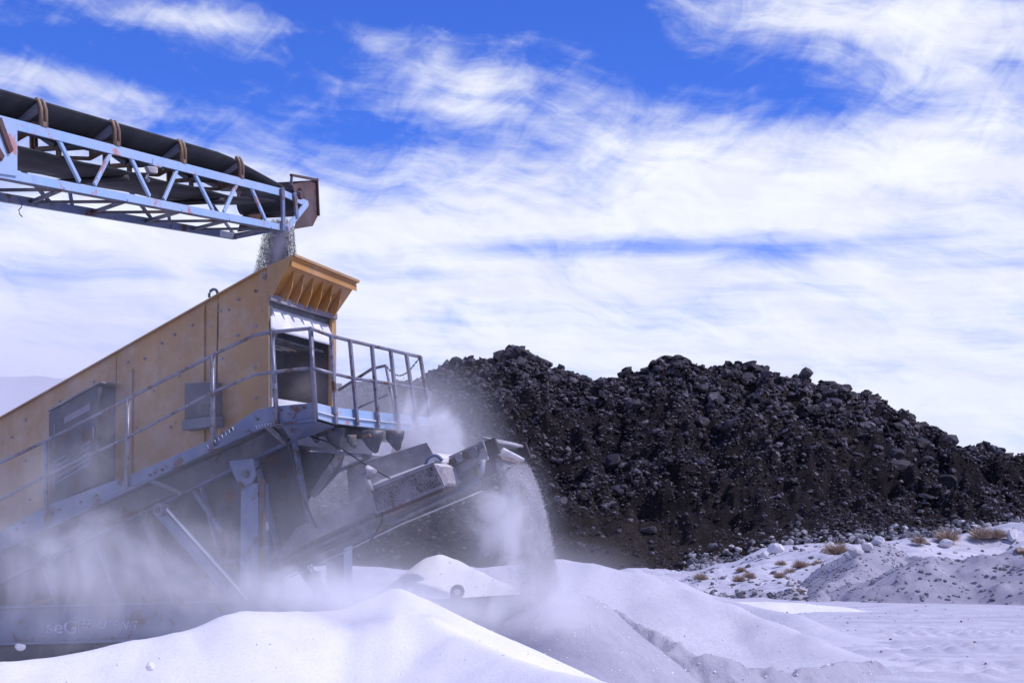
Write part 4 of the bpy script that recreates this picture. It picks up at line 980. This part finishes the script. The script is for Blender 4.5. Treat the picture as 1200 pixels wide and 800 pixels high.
# clods on the banks
M['whiterubble'] = rockmat('sand_crumbs', (0.70, 0.68, 0.73), (0.42, 0.40, 0.46), True)
def on_bank(o, n, smin, smax, name, mt, ylim=None):
    me = o.data; co = np.empty(len(me.vertices) * 3); me.vertices.foreach_get('co', co); co = co.reshape(-1, 3)
    c = co[(co[:, 2] > -.0)]; i = rng.integers(0, len(c), n); s = smin + (smax - smin) * rng.random(n) ** 3
    return joined_rocks(name, c[i] + np.array([0, 0, 1]) * s[:, None] * .1, s, mt, o)
banks = [o for o in bpy.data.objects if o.name.startswith('sand_bank')]
on_bank(banks[0], 2200, .012, .13, 'pebbles', M['midrubble']); on_bank(banks[1], 2200, .012, .10, 'pebbles', M['midrubble']); on_bank(banks[2], 900, .02, .2, 'pebbles', M['palerubble'])
for o in [o for o in bpy.data.objects if o.name.startswith('sand_mound')]: on_bank(o, 90, .03, .18, 'pebbles', M['palerubble'])

for o in [o for o in bpy.data.objects if o.name.startswith(('sand_pile', 'sand_windrow'))]: on_bank(o, 700, .003, .016 if o.name == 'sand_pile' else .024, 'crumbs', M['sand'])
def shrub_mesh(seed, nbl=520):
    r_ = np.random.default_rng(seed); th = r_.random(nbl) * 6.283; ph = np.arccos(r_.random(nbl) * .98); L = .75 + .3 * r_.random(nbl)
    d = np.stack([np.sin(ph) * np.cos(th), np.sin(ph) * np.sin(th), np.cos(ph) * .8 + .08], -1)
    a = d * (.05 + .55 * r_.random(nbl))[:, None] * L[:, None]; tip = d * L[:, None] + r_.normal(0, .07, (nbl, 3))
    sd_ = np.cross(d, r_.normal(0, 1, (nbl, 3))); sd_ /= np.linalg.norm(sd_, axis=1)[:, None]; wd = .018 + .02 * r_.random(nbl)
    v = np.stack([a - sd_ * wd[:, None], a + sd_ * wd[:, None], tip], 1).reshape(-1, 3); f_ = np.arange(nbl * 3).reshape(-1, 3)
    me = bpy.data.meshes.new('dry_shrub'); me.from_pydata(v.tolist(), [], f_.tolist()); me.materials.append(M['shrub']); return me
sm = [shrub_mesh(k) for k in range(4)]
shr = [(980, 652, .80, 88, 'largest straw coloured shrub, left of the pale boulder trio'), (938, 667, .50, 0, 'wide straw shrub in the middle of the sandy slope cluster'), (926, 676, .42, 0, 'round straw shrub at the lower edge of the slope cluster'),
       (914, 678, .36, 0, 'small straw tuft at the lower left of the slope cluster'), (915, 664, .34, 0, 'small straw tuft at the upper left of the slope cluster'), (960, 666, .48, 0, 'straw shrub right of the wide one in the slope cluster'), (984, 661, .45, 0, 'straw shrub below the pale boulder trio beside dark stones'),
       (866, 684, .42, 0, 'round straw tuft alone low on the pale sand, lower left'), (878, 678, .40, 0, 'round straw tuft up and right of the lowest lone one'), (868, 671, .30, 0, 'tiny straw tuft above the two round lone ones'), (821, 681, .45, 0, 'leftmost straw tuft beside dark rocks at the hill foot'),
       (1110, 633, .75, 92, 'straw shrub behind the white stone on the flat topped bank'), (1077, 635, .50, 92, 'small brown shrub left of the white stone on the bank top'), (1150, 630, .75, 92, 'wide straw shrub on the bank top right of the white stone'), (1168, 629, .62, 92, 'straw shrub rightmost on the bank top, beside the large white rock'),
       (950, 669, .3, 0, 'tiny straw tuft between the wide shrub and its right neighbour')]
for k, (x_, y_, s, Yq, lab) in enumerate(shr):
    p = (seat(x_, y_ + 3) if x_ > 1000 else at(x_, y_, Yq)) if Yq else g_at(x_, y_)
    o = link('dry_shrub', sm[k % 4]); o.location = p; s *= p.y / 95 * 1.15; o.location.z += s * .12; o.scale = (s * 1.15, s * 1.1, s * 1.1); o.rotation_euler = (0, 0, k * 1.7)
    tag(o, lab, 'shrub', 'dry straw shrubs along the hill foot')

# clods on the piles and the road
n = 700
X = rng.uniform(3, 18, n); Y = rng.uniform(21, 55, n); s = .008 + .03 * rng.random(n) ** 4
joined_rocks('clods', np.stack([X, Y, ground_z(X, Y) + s * .3], -1), s, M['palerubble'], gr)
for x_, y_, s, lab in ((176, 777, .11, 'small white sand clod lying on the foreground pile'), (22, 757, .13, 'pale lump of sand stuck low on the machine frame, far left')):
    pass

# ------------------------------------------------------------------ falling sand
def grains(name, label, P, sz, mt, cat=None):
    n = len(P); tet = np.array([(1, 1, 1), (-1, -1, 1), (-1, 1, -1), (1, -1, -1)], float); fc = np.array([(0, 1, 2), (0, 3, 1), (0, 2, 3), (1, 3, 2)])
    d = rng.normal(0, .35, (n, 4, 3)); v = (tet[None] + d) * sz[:, None, None]; v[:, :, 2] *= 2.8; v = v + P[:, None, :]
    o = np_mesh(name, v.reshape(-1, 3), (fc[None] + (np.arange(n) * 4)[:, None, None]).reshape(-1, 3), mt, smooth=False)
    tag(o, label, cat, kind='stuff'); return o
M['grain'] = simple('falling_grains', (0.40, 0.375, 0.41), 0.95, (0.58, 0.555, 0.62), 3)
M['grain_dark'] = simple('falling_dark_grains', (0.07, 0.065, 0.085), 0.95, (0.16, 0.15, 0.19), 3)
hd = C0 + V * aa + U * (CB + .1); start_z = N(575, 534, CB).z
n = 190000
bq = rng.random(n); tq = rng.random(n) ** .75 * .66; u_ = rng.random(n)
v0 = .95 * (1 - .75 * u_ ** 1.3); edge = rng.random(n) < .30; v0[edge] = .95 + rng.normal(0, .025, edge.sum())
strand = .12 * np.sin(bq * 40 + 3 * v0) * tq
Pq = np.array(hd[:])[None] + np.array(U[:])[None] * (.02 + bq * .62)[:, None] + (-np.array(V[:]))[None] * (v0 * tq + .06 + strand * .4)[:, None]
Pq[:, 2] = start_z - .10 + .10 * v0 * tq - 4.9 * tq ** 2 + rng.normal(0, .03, n)
Pq += rng.normal(0, .010, (n, 3)) * (1 + 1.6 * tq)[:, None]
sel = (Pq[:, 2] > 1.08) & ((vn(bq * 8, tq * 2.5 + bq * 2) > -.10) | edge | (rng.random(n) < .25)); Pq = Pq[sel]
grains('falling_sand', 'curtain of pale sand pouring off the discharge conveyor onto the grey cone', Pq, .0009 + .0017 * rng.random(len(Pq)) ** 2, M['grain'], 'falling sand')
# short dark stream from the upper conveyor head
n = 44000; hq = T(336, 262, .5); t = rng.random(n) ** .7
lat = np.clip(rng.normal(0, 1, (n, 2)), -1.9, 1.9) * (.085 + .07 * t)[:, None]
Pq = np.stack([hq.x - .1 + lat[:, 0] * 1.1 - t * .04, hq.y + lat[:, 1], hq.z + .05 - t * 1.0], -1)
grains('falling_grit', 'short dark stream of grit dropping from the upper conveyor into the yellow box', Pq, .0010 + .0018 * rng.random(n) ** 2, M['grain_dark'], 'falling grit')

# ------------------------------------------------------------------ dust
def dust(label, c, rad, dens, nscale=1.0, rot=0.0, tilt=0.0, lo=0.40, hi=0.72, dist=.6, color=(0.93, 0.93, 1.0), soft=1.0, aniso=.2, base=.12):
    m = bpy.data.materials.new('airborne_dust'); m.use_nodes = True; t = NT(m.node_tree); m.node_tree.nodes.remove(m.node_tree.nodes['Principled BSDF'])
    out = m.node_tree.nodes['Material Output']; tc = t.n('ShaderNodeTexCoord').outputs['Object']; p = pos(t)
    r_ = t.vm('LENGTH', tc); fall = t.mr(r_, 1.0, 1.0 - soft, 0.0, 1.0)
    nz = t.noise(t.vm('MULTIPLY', p, (1, 1, .8)), nscale, 7, .64, dist)
    v_ = t.m('ADD', nz, t.m('MULTIPLY', t.m('SUBTRACT', fall, 1.0), .42))
    d = t.m('MULTIPLY', t.m('MULTIPLY', t.m('POWER', fall, .8), t.m('ADD', t.m('MULTIPLY', t.mr(v_, lo - .12, hi - .02), 1 - base), base)), dens)
    pv_ = t.n('ShaderNodeVolumePrincipled'); pv_.inputs['Color'].default_value = (*color, 1); pv_.inputs['Anisotropy'].default_value = aniso
    t.put(d, pv_.inputs['Density']); t.put(pv_.outputs[0], out.inputs['Volume'])
    bm = bmesh.new(); bmesh.ops.create_icosphere(bm, subdivisions=3, radius=1.0); me = bpy.data.meshes.new('dust_cloud'); bm.to_mesh(me); bm.free(); me.materials.append(m)
    o = link('dust_cloud', me); o.location = c; o.scale = rad; o.rotation_euler = (0, tilt, rot); tag(o, label, 'dust', kind='stuff'); return o
DC = (0.985, 0.98, 1.0)
dust('white dust boiling around the machine legs at the lower left', at(130, 672, 18.5), (6.6, 1.9, 1.65), 1.7, 1.0, -.2, 0, .46, .68, 1.8, DC, base=.08)
dust('thick white dust over the sand pile beside the machine leg', at(375, 695, 18.3), (2.9, 1.1, .75), 4.2, 1.5, 0, 0, .42, .63, 1.8, DC, base=.10)
dust('dust rising from the screen past the end railing', at(505, 505, 21.4), (1.35, .8, 1.05), 7.5, 1.5, 0, .6, .42, .62, 1.6, DC, base=.08)
dust('dust hanging inside the pouring sand curtain', at(590, 615, 19.3), (.85, .6, 1.35), 6.0, 1.7, 0, -.30, .38, .62, 1.6, DC, base=.12)
dust('dust billowing at the foot of the pouring sand', at(645, 700, 18.8), (1.5, .8, .80), 4.5, 1.5, 0, 0, .38, .62, 1.6, DC, base=.15)
dust('thin dust veil drifting along the yellow side of the machine', at(60, 555, 20.2), (4.8, 1.1, 2.0), .85, 1.0, -.3, -.45, .46, .70, 1.2, DC)
dust('dust in the open end of the yellow screen box', E(360, 450, box_a + .2), (.7, .6, .6), 1.6, 2.0, color=(.75, .7, .73))
dust('dust under the end platform around the funnel', at(430, 590, 20.3), (2.0, 1.0, 1.0), 1.5, 1.8, 0, -.45, .44, .64, 1.8, DC)
dust('pale dust haze drifting beyond the machine at the far left', at(0, 480, 60), (20, 12, 7), .22, .12, color=DC, base=.5)
dust('faint dust around the falling grit under the upper conveyor', at(325, 290, 21.6), (.27, .26, .66), 10.0, 2.6, 0, .25, .34, .62, .8, (.50, .48, .57))
dust('low dust drifting in front of the half buried steel beam', at(560, 715, 17.6), (1.7, .6, .40), 1.6, 1.6, 0, .15, .36, .66, 1.4, DC)
clodm = rockmesh('sand_clod', 2, 5, M['sand'])
for x_, y_, Yq, s_, lab in ((176, 779, 14.3, .06, 'small white sand clod lying on the foreground pile'), (24, 757, 18.6, .06, 'pale lump of caked sand on the low machine frame at far left')):
    o = put_rock('sand_clod', clodm, at(x_, y_, Yq), s_); tag(o, lab, 'sand clod')
dust('soft dust drifting over the crest of the foreground pile', at(430, 705, 16.7), (1.9, .8, .42), 3.6, 1.4, 0, .05, .38, .64, 1.4, DC)
dust('wide low dust skimming over the left part of the foreground pile', at(270, 738, 16.0), (3.6, .8, .35), .7, 1.1, -.1, 0, .44, .66, 1.4, DC, base=.05)
